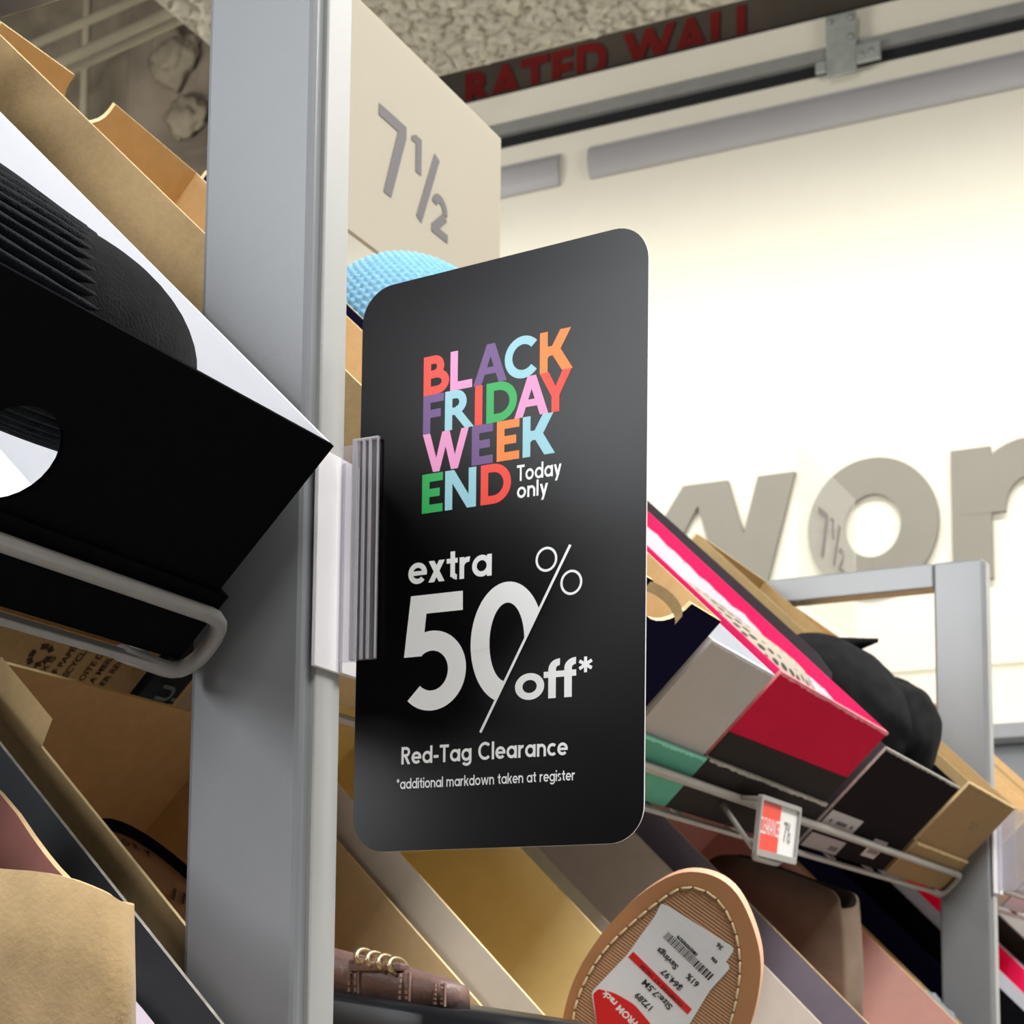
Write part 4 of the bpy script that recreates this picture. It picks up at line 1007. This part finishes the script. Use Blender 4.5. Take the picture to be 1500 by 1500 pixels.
# stitches: short thread pieces in a groove around the tread
L_ = [Vector((x, y, 0)) for x, y in inner_o]; seg = [(L_[i], L_[(i+1) % len(L_)]) for i in range(len(L_))]
per = sum((b-a).length for a, b in seg); step = .0062; n = int(per/step)
def along(d):
    d %= per
    for a, b in seg:
        l = (b-a).length
        if d <= l: return a + (b-a)*(d/l)
        d -= l
    return L_[0]
bm = bmesh.new()
add_tube(bm, [along(per*k/140)*1.0 + Vector((0, 0, .0002)) for k in range(141)], .0006, 6, False)
link('stitch_groove', mesh_bm(bm), mat('groove_brown', (92, 60, 38), .8), sd)
stm = None
for k in range(n):
    a = along(per*k/n); b2 = along(per*(k+.78)/n); d = b2-a
    if stm is None:
        bm = bmesh.new(); add_tube(bm, [(0, 0, 0), (.15, 0, .3), (.85, 0, .3), (1, 0, 0)], [.12, .17, .17, .12], 6); stm = mesh_bm(bm, True); stm.materials.append(M_STITCH)
    o = bpy.data.objects.new('stitch', stm); COL.objects.link(o); o.parent = sd
    ll = d.length
    o.matrix_local = Matrix.Translation(a + Vector((0, 0, .0007))) @ Matrix.Rotation(math.atan2(d.y, d.x), 4, 'Z') @ Matrix.Diagonal((ll, ll*.75, ll*.35, 1))
# labels, pasted askew: label coordinates u (reading direction), v (down the label)
def label_part(name, pts, z, m, th=.00012):
    bm = bmesh.new(); add_prism(bm, mm_(pts), [], lambda x, y, d: Vector((x, y, z+d)), th); return link(name, mesh_bm(bm), m, sd)
M_TAGW = mat('label_white', (226, 228, 232), .45, .02, 50); M_TAGR = mat('label_red', (214, 28, 34), .45, .02, 50)
def round_poly(pts, r):
    v = [Vector((x, y, 0)) for x, y in pts]; v2 = rounded([(v[0]+v[-1])/2] + v + [(v[0]+v[-1])/2], r, 4); return [(p.x, p.y) for p in v2[:-1]]
label_part('price_label', round_poly([(-6.5, 24.5), (30, 12.5), (26, 2), (10, -30), (-20, -8)], 2.5), .0005, M_TAGW)['label'] = 'lower white label peeking out'
label_part('price_label', round_poly([(-7.6, 25), (30, 3.4), (23, -10), (13.5, -40), (7, -62), (-24, -44), (-31, -26), (-11.5, 8)], 2.2), .0008, M_TAGW)['label'] = 'white price label with red bar and barcode'
label_part('red_bar', [(-15.6, -1.4), (16.8, -21.0), (15.4, -24.0), (-17.4, -4.6)], .00095, M_TAGR)
label_part('red_field', round_poly([(-28, -23.4), (-20, -23.2), (-10, -26), (0, -33.4), (6, -42), (6, -62), (-24, -44), (-30, -26.5)], 2.6), .00095, M_TAGR)
RA = math.atan2(.52, -.855)
def lab_text(tx, size, u, v, m=M_INK, wid=None, bold=.00012, name='printed_line'):
    me = text_mesh(tx, size, 0, bold)
    xs = [q.co.x for q in me.vertices]
    if wid:
        k = wid/(max(xs)-min(xs))
        for q in me.vertices: q.co.x *= k
    return link(name, me, m, sd, Matrix.Translation((u/1000, v/1000, .00112)) @ Matrix.Rotation(RA, 4, 'Z'))
lab_text('Savings', .0040, 6.6, -2.6, wid=.0125)
lab_text('61%', .0042, 17.8, -8.0, wid=.0068)
lab_text('$64.97', .0042, 10.8, -11.8, wid=.0124)
lab_text('Size:7.5M', .0043, 8.0, -22.0, wid=.0178)
lab_text('17289', .0042, -.4, -25.2, wid=.0098)
lab_text('FROM rack', .0046, -6.2, -34.2, M_PRINTW, wid=.0215)
lab_text('036', .0022, 23.6, 4.4, wid=.0034)
lab_text('36', .0028, 24.8, 11.6, wid=.0032)
lab_text('COMPARE AT 166.00', .0024, 12.4, -20.0, mat('dark_red_ink', (110, 14, 18), .6), wid=.0265)
lab_text('180270707579', .0021, 14.2, 5.2, wid=.0125)
bm = bmesh.new(); random.seed(11); x = 0
ur = Vector((-.865, .50, 0)); dn = Vector((-.50, -.865, 0)); o0 = Vector((23.2, -2.2, 0))
while x < 29:
    w = random.choice((.35, .35, .6, .9)); g_ = random.choice((.35, .5, .6))
    a = o0 + ur*x; b_ = o0 + ur*min(29, x+w)
    q = [a, b_, b_ + dn*3.9, a + dn*3.9]
    bm.faces.new([bm.verts.new((p.x/1000, p.y/1000, .00105)) for p in q]); x += w+g_
link('barcode', mesh_bm(bm), M_INK, sd)
bm = bmesh.new(); add_tube(bm, rounded([(-.036, -.045, -.0095), (-.030, -.045, -.040), (.030, -.045, -.040), (.040, -.045, -.0095)], .02), .004, 8)
link('strap', mesh_bm(bm, True), mat('gold_strap', (206, 176, 110), .4, .05, 60, metal=.5), sd)

# crumpled grey tissue beside the rose box
tz = local_thing('tissue_wad', 'grey crumpled tissue tuck at the rim of the rose pink box', 1.69, .075, LO, .075, 'tissue')
link('wad', lobe(0, .02, .012, .018, .028, .02, 2.2, 14, 10, .35), mat('grey_tissue', (120, 122, 126), .9, .05, 60), tz)
# rear-side boxes seen through the middle bay
r2 = rear_box('brown shoebox with a white sticker underneath, on the rear side of the middle bay', 1.13, 1.40, mat('brown_under', (120, 92, 78), .8, .06, 100))
bm = bmesh.new(); add_prism(bm, [(.05, .10), (.14, .10), (.14, .12), (.05, .12)], [], lambda x, y, d: Vector((x, y, .0002+d)), .0003); link('sticker', mesh_bm(bm), M_LABEL, r2)
rear_box('hot pink lined shoebox underside on the rear side near the open frame', 1.45, 1.70, M_PINK)
rear_box('plain kraft shoebox underside on the rear side at the left edge', .33, .53, M_KRAFT)
